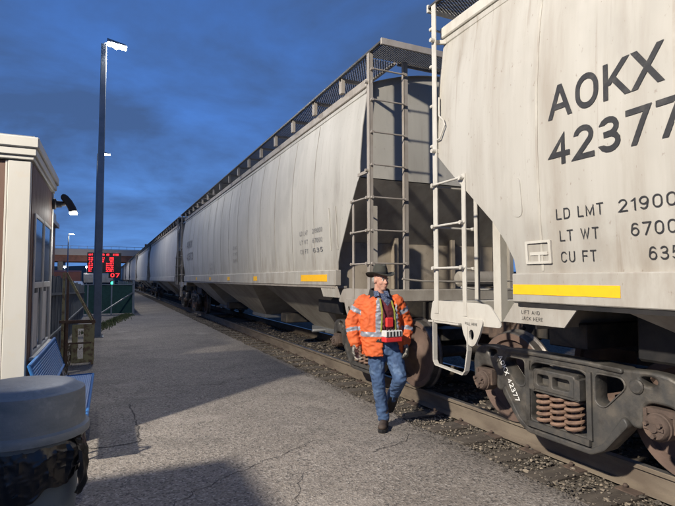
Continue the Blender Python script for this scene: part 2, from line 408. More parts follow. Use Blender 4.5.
tie_me = MB().box(-1.38, 1.30, -.115, .115, -.20, -.020).mesh('sleeper', M['tie'], .012)
pl_me = MB().box(-.18, .18, -.09, .09, 0, .012).lathe([(.014,.012),(.02,.03),(.013,.045),(0,.046)], 8, 'z', (-.11,.05,0)).lathe([(.014,.012),(.02,.03),(.013,.045),(0,.046)], 8, 'z', (.11,-.05,0)).mesh('tie_plate', M['rust'], 0)
for i in range(150):
    y = -4+.52*i
    o = link('sleeper', tie_me, trk); o.location = (random.uniform(-.03,.03), y+random.uniform(-.03,.03), random.uniform(-.012,.0)); o.rotation_euler = (0, 0, random.uniform(-.02,.02))
    if y < 25:
        for s in (-1, 1):
            p = link('tie_plate', pl_me, trk); p.location = (s*.755, y, -.032)

# cracks and a tarred patch outline in the asphalt
ck = mat('crack_dark', (.05,.045,.042), .95, 0, (.09,.08,.07), 20, .8)
def crack(pts, wd, jit=.03, sub=9, name='pavement_crack', z=.0102):
    P = []
    for i in range(len(pts)-1):
        for k in range(sub):
            t = k/sub; P.append(Vector((pts[i][0]*(1-t)+pts[i+1][0]*t+random.gauss(0,jit), pts[i][1]*(1-t)+pts[i+1][1]*t+random.gauss(0,jit))))
    P.append(Vector(pts[-1])); V = []; F = []
    for i, p in enumerate(P):
        d = (P[min(i+1,len(P)-1)]-P[max(i-1,0)]).normalized(); q = Vector((-d.y, d.x))*wd*random.uniform(.3,1.0)
        for s in (-1, 1):
            x, y = p+q*s; zz = asf(min(x,3.04), y, 0)[2]+.004; V.append((x, y, zz))
    for i in range(len(P)-1): F.append((2*i, 2*i+1, 2*i+3, 2*i+2))
    o = MB().add(V, F).build(name, ck); o['kind'] = 'structure'
crack([(.25,3.7),(.65,4.1),(1.0,4.35),(1.5,4.62),(2.05,4.9)], .0045, .018)
crack([(2.35,4.35),(2.62,4.42),(2.85,4.5),(3.0,4.75)], .007, .015)
crack([(-.35,5.72),(-.1,5.55),(.2,5.55),(.33,5.6),(.35,6.1),(.33,6.6),(.3,7.3)], .012, .008)
crack([(.9,3.2),(1.3,3.55),(1.55,4.1)], .004, .02)
crack([(.3,8),(.9,8.3),(1.6,8.1),(2.4,8.5),(3.0,8.4)], .008, .03)

# ================================================================== HOPPER CARS
HL = 9.95; DZ = .17   # half pitch between couplings, rail top
def wprof(z):
    t = [(1.70,1.565),(2.2,1.597),(2.7,1.612),(3.2,1.605),(3.7,1.563),(4.1,1.50),(4.4,1.45)]
    if z <= t[0][0]: return t[0][1]
    for (a, b), (c, d) in zip(t, t[1:]):
        if z <= c: return b+(d-b)*(z-a)/(c-a)
    return t[-1][1]
def bowf(y, z, s, k=1.0): return (.0055*sin(y*2*pi/2.05+1)+.004*noise.noise((y*1.3, z*1.1, s*4+HL)))*k
SILL0, SILL1, EAVE = 1.50, 1.735, 4.27

# --- truck pieces (shared meshes)
def side_frame_mesh():
    half = [(0,.825),(.40,.815),(.62,.81),(.80,.825),(.95,.815),(1.06,.76),(1.10,.65),(1.09,.43),(1.02,.43),(1.02,.55),(.97,.60),(.81,.60),(.76,.55),(.76,.40),(.68,.385),(.62,.45),(.44,.175),(.33,.105),(0,.10)]
    oc = [p for p in half]+[(-p[0], p[1]) for p in reversed(half[1:-1])]
    oc = rnd(oc, .05, 3)
    win = rnd([(-.30,.21),(.30,.21),(.30,.70),(.24,.735),(-.24,.735),(-.30,.70)], .04, 3)
    def tri(s): return rnd([(s*.375,.735),(s*.60,.735),(s*.63,.67),(s*.45,.485),(s*.375,.51)], .045, 4)
    slot = lambda s: rnd([(s*.74,.775),(s*.84,.785),(s*.88,.755),(s*.84,.715),(s*.76,.72)], .03, 3)
    v, f = plate([oc, win, tri(1), tri(-1), slot(1), slot(-1)], .13, .022, 2)
    b = MB()
    b.add([(q[2], q[0], q[1]) for q in v], f, True)
    for hole, kx in ((win,1.08),(tri(1),1.13),(tri(-1),1.13)):
        cx0 = sum(p[0] for p in hole)/len(hole); cy0 = sum(p[1] for p in hole)/len(hole)
        big = [(cx0+(p[0]-cx0)*kx, cy0+(p[1]-cy0)*kx) for p in hole]; ins = [(cx0+(p[0]-cx0)*.985, cy0+(p[1]-cy0)*.985) for p in hole]
        v, f = plate([big, ins], .145, .010, 1); b.add([(q[2], q[0], q[1]) for q in v], f, True)
    v, f = plate([rnd([(.66,.40),(.62,.46),(.43,.20),(.33,.135),(-.33,.135),(-.43,.20),(-.62,.46),(-.66,.40),(-.45,.15),(-.33,.085),(.33,.085),(.45,.15)], .03, 3)], .17, .012, 1); b.add([(q[2], q[0], q[1]) for q in v], f, True)
    v, f = plate([rnd([(-.62,.775),(-.3,.79),(.3,.79),(.62,.775),(.62,.815),(.3,.825),(-.3,.825),(-.62,.815)], .02, 3)], .175, .012, 1); b.add([(q[2], q[0], q[1]) for q in v], f, True)
    for s in (-1, 1):
        b.lathe([(0,-.085),(.045,-.085),(.055,-.075),(.055,-.06)], 16, 'x', (0, s*.72, .70)) if s < 0 else b.lathe([(0,-.078),(.035,-.078),(.045,-.06)], 16, 'x', (0, s*.74, .70))
        b.bar((-.066, s*.70, .44), (-.066, s*.46, .17), .03, .04, (1,0,0)) if False else None
    b.box(-.10,.10,-.33,.33,.155,.205)      # spring seat
    b.box(-.085,-.04,-.345,-.30,.20,.74); b.box(-.085,-.04,.30,.345,.20,.74)   # column guides
    return b.mesh('side_frame', M['cast'])
def spring_mesh():
    b = MB(); P = []
    for i in range(121):
        t = i/120; a = t*2*pi*5.2; P.append((.066*cos(a), .066*sin(a), .015+t*.27))
    b.tube(P, .0165, 7); b.lathe([(0,0),(.03,0),(.03,.28),(0,.28)], 10, 'z'); return b.mesh('coil_spring', M['spring'])
def wheel_mesh():
    # profile (r, x); x<0 is the outer face
    pr = [(0,-.10),(.085,-.10),(.10,-.085),(.11,-.05),(.17,-.005),(.30,.012),(.37,-.02),(.385,-.055),(.452,-.065),(.462,-.055),(.466,.03),(.49,.045),(.493,.06),(.478,.072),(.40,.075),(.37,.05),(.18,.05),(.12,.09),(0,.09)]
    b = MB().lathe(pr, 56, 'x'); me = b.mesh('wheel', M['wheel_face']); me.materials.append(M['wheel_tread'])
    for p in me.polygons:
        r = sqrt(p.center.y**2+p.center.z**2)
        if r > .445: p.material_index = 1
    return me
def cap_mesh():
    b = MB().lathe([(0,-.145),(.03,-.145),(.035,-.13),(.075,-.13),(.088,-.115),(.09,-.09),(.098,-.085),(.10,.03),(0,.03)], 24, 'x')
    for k in range(3):
        a = 2*pi*k/3+.5; b.lathe([(0,-.155),(.016,-.155),(.018,-.128)], 6, 'x', (0,.055*cos(a),.055*sin(a)))
    b.box(-.14,-.125,-.07,.07,-.012,.012)
    b.box(-.055,.06,-.105,.105,.075,.118); b.box(-.065,.05,-.118,-.092,-.03,.11); b.box(-.065,.05,.092,.118,-.03,.11)
    return b.mesh('bearing_cap', M['rust'])
def bolster_end_mesh():
    b = MB()
    v, f = plate([rnd([(-.225,.505),(.225,.505),(.225,.69),(-.225,.69)], .03, 3), rnd([(-.165,.55),(.01,.55),(.01,.645),(-.165,.645)], .02, 3), rnd([(.05,.55),(.175,.55),(.175,.645),(.05,.645)], .02, 3)], .07, .01, 1)
    b.add([(q[2]-.085, q[0], q[1]) for q in v], f, True)
    b.box(-.05,.9,-.20,.20,.51,.69); b.box(-.12,.12,-.27,-.21,.50,.665); b.box(-.12,.12,.21,.27,.50,.665)
    b.box(-.11,.11,-.25,.25,.487,.507)
    return b.mesh('bolster', M['cast'], 0)
TM = dict(sf=side_frame_mesh(), sp=spring_mesh(), wh=wheel_mesh(), cap=cap_mesh(), bo=bolster_end_mesh())
ax_me = MB().lathe([(0,-.75),(.08,-.75),(.08,-.3),(.075,0),(.08,.3),(.08,.75),(0,.75)], 14, 'x').mesh('axle', M['cast_dark'])
bb_me = MB().bar((-.80,0,0),(.80,0,0),.09,.06).box(-.80,-.62,-.05,.05,-.15,.12).box(.62,.80,-.05,.05,-.15,.12).mesh('brake_beam', M['cast_dark'], .01)

def truck(car, yc, full=True, stencil=None):
    for s in (-1, 1):
        f = link('side_frame', TM['sf'], car); f.location = (s*1.08, yc, DZ); f.scale = (1 if s < 0 else -1, 1, 1)
        if full:
            for k in (-1, 0, 1):
                for xx in ((-.045,) if True else ()):
                    q = link('coil_spring', TM['sp'], f); q.location = (xx, k*.152, .205)
            b = link('bolster', TM['bo'], car); b.location = (s*1.08, yc, DZ); b.scale = f.scale
        for a in (-.90, .90):
            q = link('bearing_cap', TM['cap'], f); q.location = (-.03, a, .457)
    for a in (-.90, .90):
        for s in (-1, 1):
            wv = link('wheel', TM['wh'], car); wv.location = (s*.755, yc+a, DZ+.462); wv.scale = (1 if s < 0 else -1, 1, 1)
        x = link('axle', ax_me, car); x.location = (0, yc+a, DZ+.457)
        if full:
            q = link('brake_beam', bb_me, car); q.location = (0, yc+a*.36, DZ+.40)
    if stencil:
        V, F = text_mesh('AOKX 42377', .058, .46, .18, .18)
        a0 = Vector((.735,.665)); a1 = Vector((.47,.215)); d = (a1-a0).normalized(); nrm = Vector((-d.y, d.x))*-1
        # reads down the inclined strut nearest the coupling
        VV = []
        for (x, y, l_) in V:
            p = Vector((.715,.72))+d*x+Vector((d.y,-d.x))*y
            VV.append((-1.08-.0745-l_, yc+p.x, DZ+p.y))
        MB().add(VV, F).build('stencil', M['ink_white'], car)
        V, F = text_mesh('L', .03, None, .2)
        MB().add([(-1.08-.0675-l_, yc+1.03-x, DZ+.79+y) for x, y, l_ in V], F).build('stencil', M['ink_white'], car)

def side_text(car, body, y0, zb, h, wd=None, m='ink', bold=.13, s=-1, gap=.26):
    dzc, kk = (-.03, 1) if m == 'ink' else (.06, .35)
    V, F = text_mesh(body, h, wd, bold, gap)
    VV = [(s*(wprof(zb+y-dzc)+(.0055 if m == 'ink' else .011)+bowf(y0-x*(-s), zb+y-dzc, s, kk)+l_), y0-x*(-s), zb+y) for x, y, l_ in V]
    return MB().add(VV, F).build('stencil', M[m], car)

def grating(b, x0, x1, y0, y1, z, pitch=.085, t=.007, hgt=.02):
    # expanded-metal: two families of diagonal strips clipped to the rectangle
    for sg in (1, -1):
        L_ = (x1-x0); k = y0-L_*1.7
        while k < y1+L_*1.7:
            pts = []
            # line y = k + sg*1.7*(x-x0)
            xa, xb = x0, x1; ya = k if sg > 0 else k; yb = k+sg*1.7*L_
            a = Vector((xa, ya)); c_ = Vector((xb, yb)); ok = True
            def clip(a, c_):
                lo, hi = (0.0, 1.0); dy = c_.y-a.y
                t0, t1 = (y0-a.y)/dy, (y1-a.y)/dy
                if t0 > t1: t0, t1 = t1, t0
                lo, hi = max(lo, t0), min(hi, t1)
                return (a+(c_-a)*lo, a+(c_-a)*hi) if hi-lo > .02 else None
            r = clip(a, c_)
            if r: b.bar((r[0].x, r[0].y, z), (r[1].x, r[1].y, z), t, hgt)
            k += pitch

def hopper(name, label, endu, paint, trim, dz=0, level=2, pos=(0,0), group='covered hopper cars coupled in the train', gcol='grey'):
    car = empty(name, (TX, pos[1], 0), 0, label, 'hopper car', group)
    P = M[paint]; T = M[trim]; U = M['under_paint']
    z0 = SILL0+dz; z1 = SILL1+dz; ev = EAVE+dz
    wp = lambda z: wprof(z-dz)
    # ---- side sheets
    def ub(z):   # end outline of the side sheet: u as function of height
        zz = z-dz
        if zz >= 3.0: return endu+.0
        k = [(3.0,endu),(2.93,endu+.07),(2.20,1.56),(2.0,1.71),(1.85,1.79),(1.70,1.81)]
        for (a, b_), (c_, d_) in zip(k, k[1:]):
            if zz >= c_: return b_+(d_-b_)*(a-zz)/(a-c_)
        return 1.81
    zs = [1.70,1.78,1.85,1.92,2.0,2.1,2.2,2.45,2.7,2.93,2.97,3.0,3.2,3.45,3.7,3.9,4.1,4.2,4.30]
    for s in (-1, 1):
        b = MB(); V = []; F = []; nx = 150 if level > 1 else 24
        for off in (0, -.012):
            for z in zs:
                zz = z+dz; u = ub(zz)
                for i in range(nx+1):
                    y = -(HL-u)+2*(HL-u)*i/nx
                    bow = 0
                    if level > 1: bow = bowf(y, z, s, 1 if level > 2 else .35)
                    V.append((s*(wp(zz)+off+bow), y, zz))
        n1_ = (nx+1)*len(zs)
        for L_ in (0, 1):
            for j in range(len(zs)-1):
                for i in range(nx):
                    a = L_*n1_+j*(nx+1)+i; F.append((a, a+1, a+nx+2, a+nx+1))
        for j in range(len(zs)-1):
            for i in (0, nx):
                a = j*(nx+1)+i; F.append((a, a+nx+1, a+nx+1+n1_, a+n1_))
        b.add(V, F, True); b.build('side_sheet', P, car)
        # sill with a top ledge and bottom flange
        q = MB().box(s*1.52, s*1.62, -(HL-1.80), HL-1.80, z0, z1)
        q.build('side_sill', P if paint != 'grey_paint_b' else P, car, .008)
        MB().box(s*1.40, s*1.605, -(HL-1.85), HL-1.85, z0-.035, z0-.004).build('sill_flange', M['black'] if paint == 'white_paint' else T, car)
        # eave rails (two steps)
        b = MB().box(s*1.43, s*(wp(ev)+.045), -(HL-endu+.02), HL-endu+.02, ev-.02, ev+.10)
        b.build('eave_rail', T, car, .01)
        MB().box(s*1.43, s*(wp(ev)+.025), -(HL-endu), HL-endu, ev-.09, ev-.024).build('eave_rail', P, car, .008)
        if level > 1:
            for k in range(-7, 8):
                y = k*1.08*1.0+.3
                if abs(y) > HL-2.0: continue
                pts = [(s*(wp(z)+.002+bowf(y, z-dz, s, 1 if level > 2 else .35)), y, z) for z in [z1+.02+.1*i for i in range(int((ev-.1-z1)/.1)+1)]]
                b = MB()
                for a, c_ in zip(pts, pts[1:]): b.bar(a, c_, .022, .005, (s,0,0))
                b.build('weld_seam', M['seam_w'] if paint == 'white_paint' else M['seam_g'], car)
    # roof shell
    b = MB(); V = []; F = []; m = 18; yy = [-(HL-endu-.02), HL-endu-.02]
    for y in yy:
        for i in range(m+1):
            x = -1.44+2.88*i/m; V.append((x, y, ev+.06+.30*(1-(x/1.44)**2)))
    for i in range(m): F.append((i, i+1, m+2+i, m+1+i))
    b.add(V, F, True); b.build('roof', P, car)
    # hatches down the middle
    if level > 1: MB().box(-.33,.33,-(HL-2.2),HL-2.2,ev+.32,ev+.44).build('roof_hatch', T, car, .02)
    ot = [(4.1,5.4),(9.35,9.95)]
    for s in (-1, 1):
        Y = lambda u: s*(HL-u)
        # end sheet
        b = MB(); V = []; F = []
        ue = endu+.09
        top = [( -1.44+2.88*i/m, ev+.06+.30*(1-((-1.44+2.88*i/m)/1.44)**2)) for i in range(m+1)]
        poly = [(-wp(3.0+dz)+.014, 3.0+dz), (wp(3.0+dz)-.014, 3.0+dz), (wp(3.7+dz)-.014, 3.7+dz)]+list(reversed(top))+[(-wp(3.7+dz)+.014, 3.7+dz)]
        b.hull([(x, Y(ue), z) for x, z in poly], [(x, Y(ue+.01), z) for x, z in poly]); b.build('end_sheet', P if paint != 'white_paint' else P, car)
        # slope sheet under the end
        a = [(-1.55, Y(ue), 3.0+dz), (1.55, Y(ue), 3.0+dz), (1.55, Y(2.55), z0+.05), (-1.55, Y(2.55), z0+.05)]
        b = MB().hull(a, [(x, y+s*-.0, z+.012) for x, y, z in a]); b.build('slope_sheet', U, car)
        w0 = .64 if level > 2 else .40
        # walkway along roof edges and across the end
        for q in (-1, 1):
            if level > 1:
                g = MB(); xa, xb = sorted((q*1.12, q*1.60))
                ya, yb = sorted((0.0, Y(w0+.48)))
                grating(g, xa, xb, ya, yb, ev+.335, .066, .011, .006); gg = g.build('walkway_mesh', M['grate'], car)
            else:
                g = MB().box(*sorted((q*1.12, q*1.60)), *sorted((0.0, Y(w0+.48))), ev+.33, ev+.345); gg = g.build('walkway_mesh', M['grate'], car)
            MB().box(*sorted((q*1.59, q*1.625)), *sorted((0.0, Y(w0))), ev+.322, ev+.350).build('walkway_edge', M['grate'], car)
            MB().box(*sorted((q*1.10, q*1.125)), *sorted((0.0, Y(w0+.48))), ev+.315, ev+.36).build('walkway_edge', T, car)
            u = 1.68
            while u < HL:
                bb = MB().box(*sorted((q*1.535, q*1.59)), *sorted((Y(u)-.045, Y(u)+.045)), ev+.10, ev+.33)
                bb.box(*sorted((q*1.10, q*1.59)), *sorted((Y(u)-.02, Y(u)+.02)), ev+.285, ev+.33)
                bb.build('walkway_bracket', T, car); u += 1.09
        g = MB(); ya, yb = sorted((Y(w0), Y(w0+.46)))
        if level > 1:
            # crosswise panel
            for sg in (1, -1):
                k = -1.62-.8
                while k < 1.62:
                    a = Vector((k, ya if sg > 0 else yb)); c_ = Vector((k+.78, yb if sg > 0 else ya))
                    lo = max(0, (-1.6-a.x)/.78); hi = min(1, (1.6-a.x)/.78)
                    if hi-lo > .03:
                        p = a+(c_-a)*lo; r_ = a+(c_-a)*hi; g.bar((p.x,p.y,ev+.335),(r_.x,r_.y,ev+.335),.010,.006)
                    k += .055
        else: g.box(-1.6,1.6,ya,yb,ev+.33,ev+.345)
        g.build('walkway_mesh', M['grate'], car)
        MB().box(-1.625,1.625,*sorted((Y(w0-.03),Y(w0))),ev+.29,ev+.375).build('walkway_edge', T, car, .004)
        MB().box(-1.09,1.09,*sorted((Y(w0+.46),Y(w0+.485))),ev+.30,ev+.36).build('walkway_edge', T, car)
        # ladders at both corners
        for q in (-1, 1):
            W = 1.62
            def stile(x, u, za, zb, wx, wy):
                bb = MB().box(*sorted((q*(x-wx), q*x)), *sorted((Y(u), Y(u+.010))), za, zb)
                bb.box(*sorted((q*x-.005, q*x+.005)), *sorted((Y(u), Y(u+wy))), za, zb)
                bb.build('ladder_stile', T, car)
            stile(W, .70, 1.34+dz, ev+.33, .05, .07)
            stile(W, 1.16, 1.34+dz, 2.70+dz, .008, .055)
            stile(W-.53, .70, 1.34+dz, ev+.29, .06, .05)
            for k, zr in enumerate((1.80, 2.23, 2.66)):
                b = MB().tube([(q*(W+.004), Y(.70), zr+dz), (q*(W+.03), Y(.72), zr+dz), (q*(W+.03), Y(1.18), zr+dz), (q*(W+.004), Y(1.20), zr+dz)], .0115, 8)
                for uu in (.73, 1.18): b.lathe([(0,-.006),(.020,-.006),(.020,.048*1),(0,.048)], 8, 'x', (q*(W+.0) - (0 if q > 0 else .042), Y(uu), zr+dz))
                b.build('rung', T, car)
            for k, zr in enumerate((1.80, 2.23, 2.66, 3.09, 3.52, 3.95, 4.36)):
                b = MB().tube([(q*W, Y(.66), zr+dz), (q*(W-.55), Y(.66), zr+dz)], .0115, 8)
                for xx in (W-.02, W-.53): b.lathe([(0,0),(.020,0),(.020,.05),(0,.05)], 8, 'y', (q*xx, Y(.67)-.025, zr+dz))
                b.build('rung', T, car)
            if level > 1:
                # brackets holding the corner stile to the body
                for zr in (3.02, 4.2):
                    MB().bar((q*(W-.02), Y(.70), zr+dz), (q*(wp(zr+dz)-.01), Y(endu+.05), zr+dz), .03, .04).lathe([(0,-.05),(.022,-.05),(.022,.01),(0,.01)], 10, 'x', (q*(W), Y(.74), zr+dz)).build('ladder_bracket', T, car)
                # end platform side plate with rounded inner end and pull tab
                pl = rnd([(.62,1.265),(1.66,1.265),(1.66,1.31),(1.52,1.46),(1.36,1.47),(.66,1.47)], .05, 4)
                v, f = plate([pl], .012)
                MB().add([(q*(W-.008)+c_, Y(a), b_+dz) for a, b_, c_ in v], f).build('sill_end_plate', T, car)
                MB().box(*sorted((q*(W-.10), q*(W+.012))), *sorted((Y(.60), Y(1.10))), 1.245+dz, 1.262+dz).build('sill_end_plate', T, car)
                tb = rnd([(1.14,1.32),(1.46,1.32),(1.40,1.17),(1.33,1.07),(1.25,1.07),(1.18,1.17)], .05, 5)
                hole = [(1.295+.035*cos(a*.5236), 1.175+.05*sin(a*.5236)) for a in range(12)]
                v, f = plate([tb, hole], .02)
                MB().add([(q*(W+.008)+c_, Y(a), b_+dz) for a, b_, c_ in v], f).build('pull_tab', T, car)
                # stirrup step: square loop of bar
                b = MB()
                pts = [(.70,1.27),(.70,.86),(.73,.82),(1.16,.79),(1.20,.83),(1.24,1.02),(1.24,1.25)]
                for (a, c_), (d_, e_) in zip(pts, pts[1:]): b.bar((q*(W+.0), Y(a), c_+dz), (q*(W+.0), Y(d_), e_+dz), .05, .014, (q,0,0) if False else (0,0,1))
                b.build('stirrup_step', T, car)
                # jacking plate, slanted
                jp = [(1.80,z0-.005),(2.44,z0-.005),(2.30,z0-.175),(1.66,z0-.175)]
                v, f = plate([jp], .012)
                MB().add([(q*(W-.03)+c_, Y(a), b_) for a, b_, c_ in v], f).build('jacking_plate', P if paint != 'white_paint' else P, car)
        # end frame
        T2 = U if paint != 'white_paint' else T
        MB().box(-1.50,1.50,*sorted((Y(.62),Y(.76))),1.30+dz,1.46+dz).build('end_sill', T2, car, .01)
        MB().box(-.19,.19,*sorted((Y(.45),Y(3.9))),.98,1.30).build('centre_sill', M['cast_dark'], car, .01)
        MB().box(-.45,.45,*sorted((Y(.76),Y(1.75))),1.42+dz,1.44+dz).build('end_platform', M['cast_dark'], car)
        if level > 1:
            for x, u, ww in ((-1.26,1.22,.09),(1.26,1.22,.09)):
                MB().box(x-ww/2,x+ww/2,*sorted((Y(u),Y(u+.10))),1.28+dz,2.64+dz-(0 if abs(x) > 1 else 0)).build('end_post', T2, car, .006)
            MB().box(-1.50,1.50,*sorted((Y(1.93),Y(1.945))),1.28+dz,2.16+dz).build('lower_bulkhead', M['bulk'], car)
            for x in (-.55,.55): MB().box(x-.03,x+.03,*sorted((Y(1.80),Y(1.928))),1.44+dz,2.25+dz).build('bulkhead_rib', M['bulk'], car)
            MB().lathe([(0,-.36),(.08,-.36),(.12,-.32),(.12,.32),(.08,.36),(0,.36)],20,'x',(.55,Y(1.25),1.60+dz)).build('air_reservoir', U, car)
            if s > 0:
             b = MB().tube([(s*.9,Y(.56),1.95+dz),(s*.9,Y(.70),1.95+dz)],.02,8); b.tube([(s*.9+.27*cos(a*pi/12),Y(.56),1.95+dz+.27*sin(a*pi/12)) for a in range(25)],.014,7)
             for k in range(5): b.bar((s*.9,Y(.57),1.95+dz),(s*.9+.27*cos(k*1.2566),Y(.56),1.95+dz+.27*sin(k*1.2566)),.03,.008)
             b.build('brake_wheel', M['cast'], car)
            b = MB().tube([(-1.2,Y(.60),1.60+dz),(-.9,Y(.57),1.57+dz),(.3,Y(.57),1.56+dz),(1.3,Y(.60),1.60+dz)],.013,7); b.build('uncoupling_rod', T2, car)
            # brake hose hanging beside the coupler
            b = MB().tube([(-.30*s,Y(.60),1.1),(-.32*s,Y(.48),.98),(-.30*s,Y(.30),.72),(-.22*s,Y(.12),.56),(-.12*s,Y(.0),.55)],.024,9); b.build('brake_hose', M['black'], car)
        # coupler
        b = MB().box(-.10,.10,*sorted((Y(.50),Y(.16))),.92,1.14)
        b.hull([(-.15,Y(.18),.87),(.17,Y(.18),.87),(.17,Y(.18),1.17),(-.15,Y(.18),1.17)], [(-.17*s,Y(-.01),.87),(.02*s,Y(-.03),.87),(.02*s,Y(-.03),1.17),(-.17*s,Y(-.01),1.17)])
        b.box(*sorted((s*.07,s*.17)),*sorted((Y(.17),Y(-.06))),.89,1.15); b.build('coupler', M['rust'], car, .02)
        # hopper bays (end pair), centre one below
        def bay(ua, ub_, oa, ob_, wt=1.50, wb=.42, zb=.60):
            a = [(-wt,Y(ua),z0+.06),(wt,Y(ua),z0+.06),(wt,Y(ub_),z0+.06),(-wt,Y(ub_),z0+.06)]
            c_ = [(-wb,Y(oa),zb),(wb,Y(oa),zb),(wb,Y(ob_),zb),(-wb,Y(ob_),zb)]
            MB().hull(a, c_).build('hopper_bay', U, car)
            b = MB().box(-wb-.07,wb+.07,*sorted((Y(oa-.07),Y(ob_+.07))),zb-.07,zb+.03); b.tube([(-wb-.35,Y((oa+ob_)/2),zb-.02),(wb+.35,Y((oa+ob_)/2),zb-.02)],.04,8)
            b.build('outlet_gate', M['galv'], car, .006)
            MB().tube([(0,Y(oa-.1),zb-.05),(0,Y(ob_+.1),zb-.05)],.09,12).build('outlet_pipe', M['cast'], car)
        bay(2.45, 6.35, 4.2, 5.5)
        # bolster under the body above the truck
        MB().box(-1.02,1.02,*sorted((Y(1.62),Y(2.02))),1.06,z0-.19).build('body_bolster', M['cast_dark'], car, .01)
        # black equipment box / underframe seen under the sill behind the truck
        MB().box(-1.15,-.55,*sorted((Y(2.55),Y(3.6))),1.06,z0+.0).build('brake_box', M['black'], car, .02)
        truck(car, s*(HL-1.82), level > 1, stencil=(level > 2 and s > 0 and paint == 'white_paint'))
    a = [(-1.5,-2.75,z0+.06),(1.5,-2.75,z0+.06),(1.5,2.75,z0+.06),(-1.5,2.75,z0+.06)]
    c_ = [(-.42,-.65,.60),(.42,-.65,.60),(.42,.65,.60),(-.42,.65,.60)]
    MB().hull(a, c_).build('hopper_bay', U, car)
    MB().box(-.49,.49,-.72,.72,.53,.63).build('outlet_gate', M['galv'], car, .006)
    for yy_ in (-3.15,3.15): MB().box(-.75,.75,yy_-.22,yy_+.22,.60,.82).build('gate_motor', M['cast_dark'], car, .02)
    return car

def stripe(car, u0, u1, zlo, zhi, end=1):
    y0, y1 = sorted((end*(HL-u0), end*(HL-u1)))
    b = MB().box(-1.6235,-1.6205, y0, y1, zlo, zhi); b.build('reflective_stripe', M['yellow'], car)

YC = 5.03
# nearest car, cream
car1 = hopper('covered_hopper_car', 'cream covered hopper car nearest the camera, with black AOKX lettering and yellow sill stripe', .72, 'white_paint', 'trim_white', -.03, 3, (0, YC-HL))
c1y = lambda Y: Y-(YC-HL)
side_text(car1, 'AOKX', c1y(2.815), 2.885, .255, .875, 'ink', .165, gap=.17)
side_text(car1, '42377', c1y(2.815), 2.525, .245, 1.00, 'ink', .165, gap=.17)
for lb, lw, nm, nx_, nw, zb in (('LD LMT', .40, '21900', 2.265, .385, 2.11), ('LT WT', .33, '6700', 2.19, .30, 1.945), ('CU FT', .30, '635', 2.08, .20, 1.785)):
    side_text(car1, lb, c1y(2.78-(.02 if lb[0:2] != 'LD' else 0)), zb, .082, lw, 'ink', .115)
    side_text(car1, nm, c1y(nx_), zb-.004, .085, nw, 'ink', .115)
stripe(car1, 1.815, 2.78, 1.535, 1.615)
for k in range(4): stripe(car1, 5.4+k*2.9, 5.62+k*2.9, 1.535, 1.615)
# raised pads, routing-card frame, hook on the side sheet
def sidep(car, loop, thick, m, name, rr=.03, off=0):
    v, f = plate([rnd(l, rr, 4) for l in loop] if isinstance(loop[0][0], (tuple, list)) else [rnd(loop, rr, 4)], thick)
    MB().add([(-(wprof(b_)+thick/2+off)-c_, a, b_) for a, b_, c_ in v], f).build(name, m, car)
sidep(car1, [(c1y(3.42),2.49),(c1y(3.13),2.51),(c1y(3.11),2.18),(c1y(3.20),2.17)], .012, M['white_paint'], 'gusset_pad', .06)
sidep(car1, [[(c1y(3.10),1.78),(c1y(2.84),1.78),(c1y(2.84),1.965),(c1y(3.10),1.965)], [(c1y(3.075),1.80),(c1y(3.075),1.945),(c1y(2.865),1.945),(c1y(2.865),1.80)]], .02, M['trim_white'], 'routing_board', .01)
sidep(car1, [(c1y(3.06),1.85),(c1y(2.88),1.85),(c1y(2.88),1.875),(c1y(3.06),1.875)], .012, M['trim_white'], 'routing_board', .005)
sidep(car1, [(c1y(2.975),1.80),(c1y(2.955),1.80),(c1y(2.955),1.85),(c1y(2.975),1.85)], .012, M['trim_white'], 'routing_board', .004)
for car, e, dz in ((car1, HL-.78, -.03),):
    pts = [(e-.0,3.55),(e-.02,3.35),(e-.10,3.28),(e-.13,3.22),(e-.05,3.10),(e+.0,3.10)]
    MB().tube([(-(wprof(z)+.02), y, z) for y, z in pts], .009, 7).build('grab_hook', M['trim_white'], car)
V, F = text_mesh('LIFT AND', .03, .19, .13); MB().add([(-1.5985, HL-1.88-x, 1.405+y-.03) for x, y, l_ in V], F).build('stencil', M['ink'], car1)
V, F = text_mesh('JACK HERE', .03, .22, .13); MB().add([(-1.5985, HL-1.88-x, 1.355+y-.03) for x, y, l_ in V], F).build('stencil', M['ink'], car1)
V, F = text_mesh('PULL HERE', .026, .17, .14); MB().add([(-1.6405, HL-1.21-x, 1.262+y-.03) for x, y, l_ in V], F).build('stencil', M['ink'], car1)

# second car, grey
c2o = YC+HL
car2 = hopper('covered_hopper_car', 'weathered grey covered hopper car behind the walking man, roof walkway above', 1.02, 'grey_paint', 'trim_grey', .06, 2, (0, c2o))
c2y = lambda u: -(HL-u)
stripe(car2, 2.10, 3.25, 1.62, 1.73, -1)
for uu in (6.1, 8.9, 11.7, 14.5): stripe(car2, uu, uu+.30, 1.62, 1.72, -1)
for k, t in enumerate(('LD LMT', 'LT WT', 'CU FT')):
    side_text(car2, t, c2y(3.35), 2.42-.16*k, .075, .38, 'ink_faded', .13); side_text(car2, ('219000', '67000', '635')[k], c2y(2.75), 2.42-.16*k, .075, .42, 'ink_faded', .13)
    side_text(car2, t, c2y(8.6), 2.45-.17*k, .085, .5, 'ink_faded', .13)
for k in range(3): side_text(car2, ('LT WT', 'CU FT', 'LD LMT')[k], c2y(12.0), 2.1-.15*k, .07, .4, 'ink_faded', .13)
side_text(car2, 'AOKX', c2y(17.4), 2.95, .30, 1.5, 'ink_faded', .16); side_text(car2, '42372', c2y(17.4), 2.45, .30, 1.7, 'ink_faded', .16)
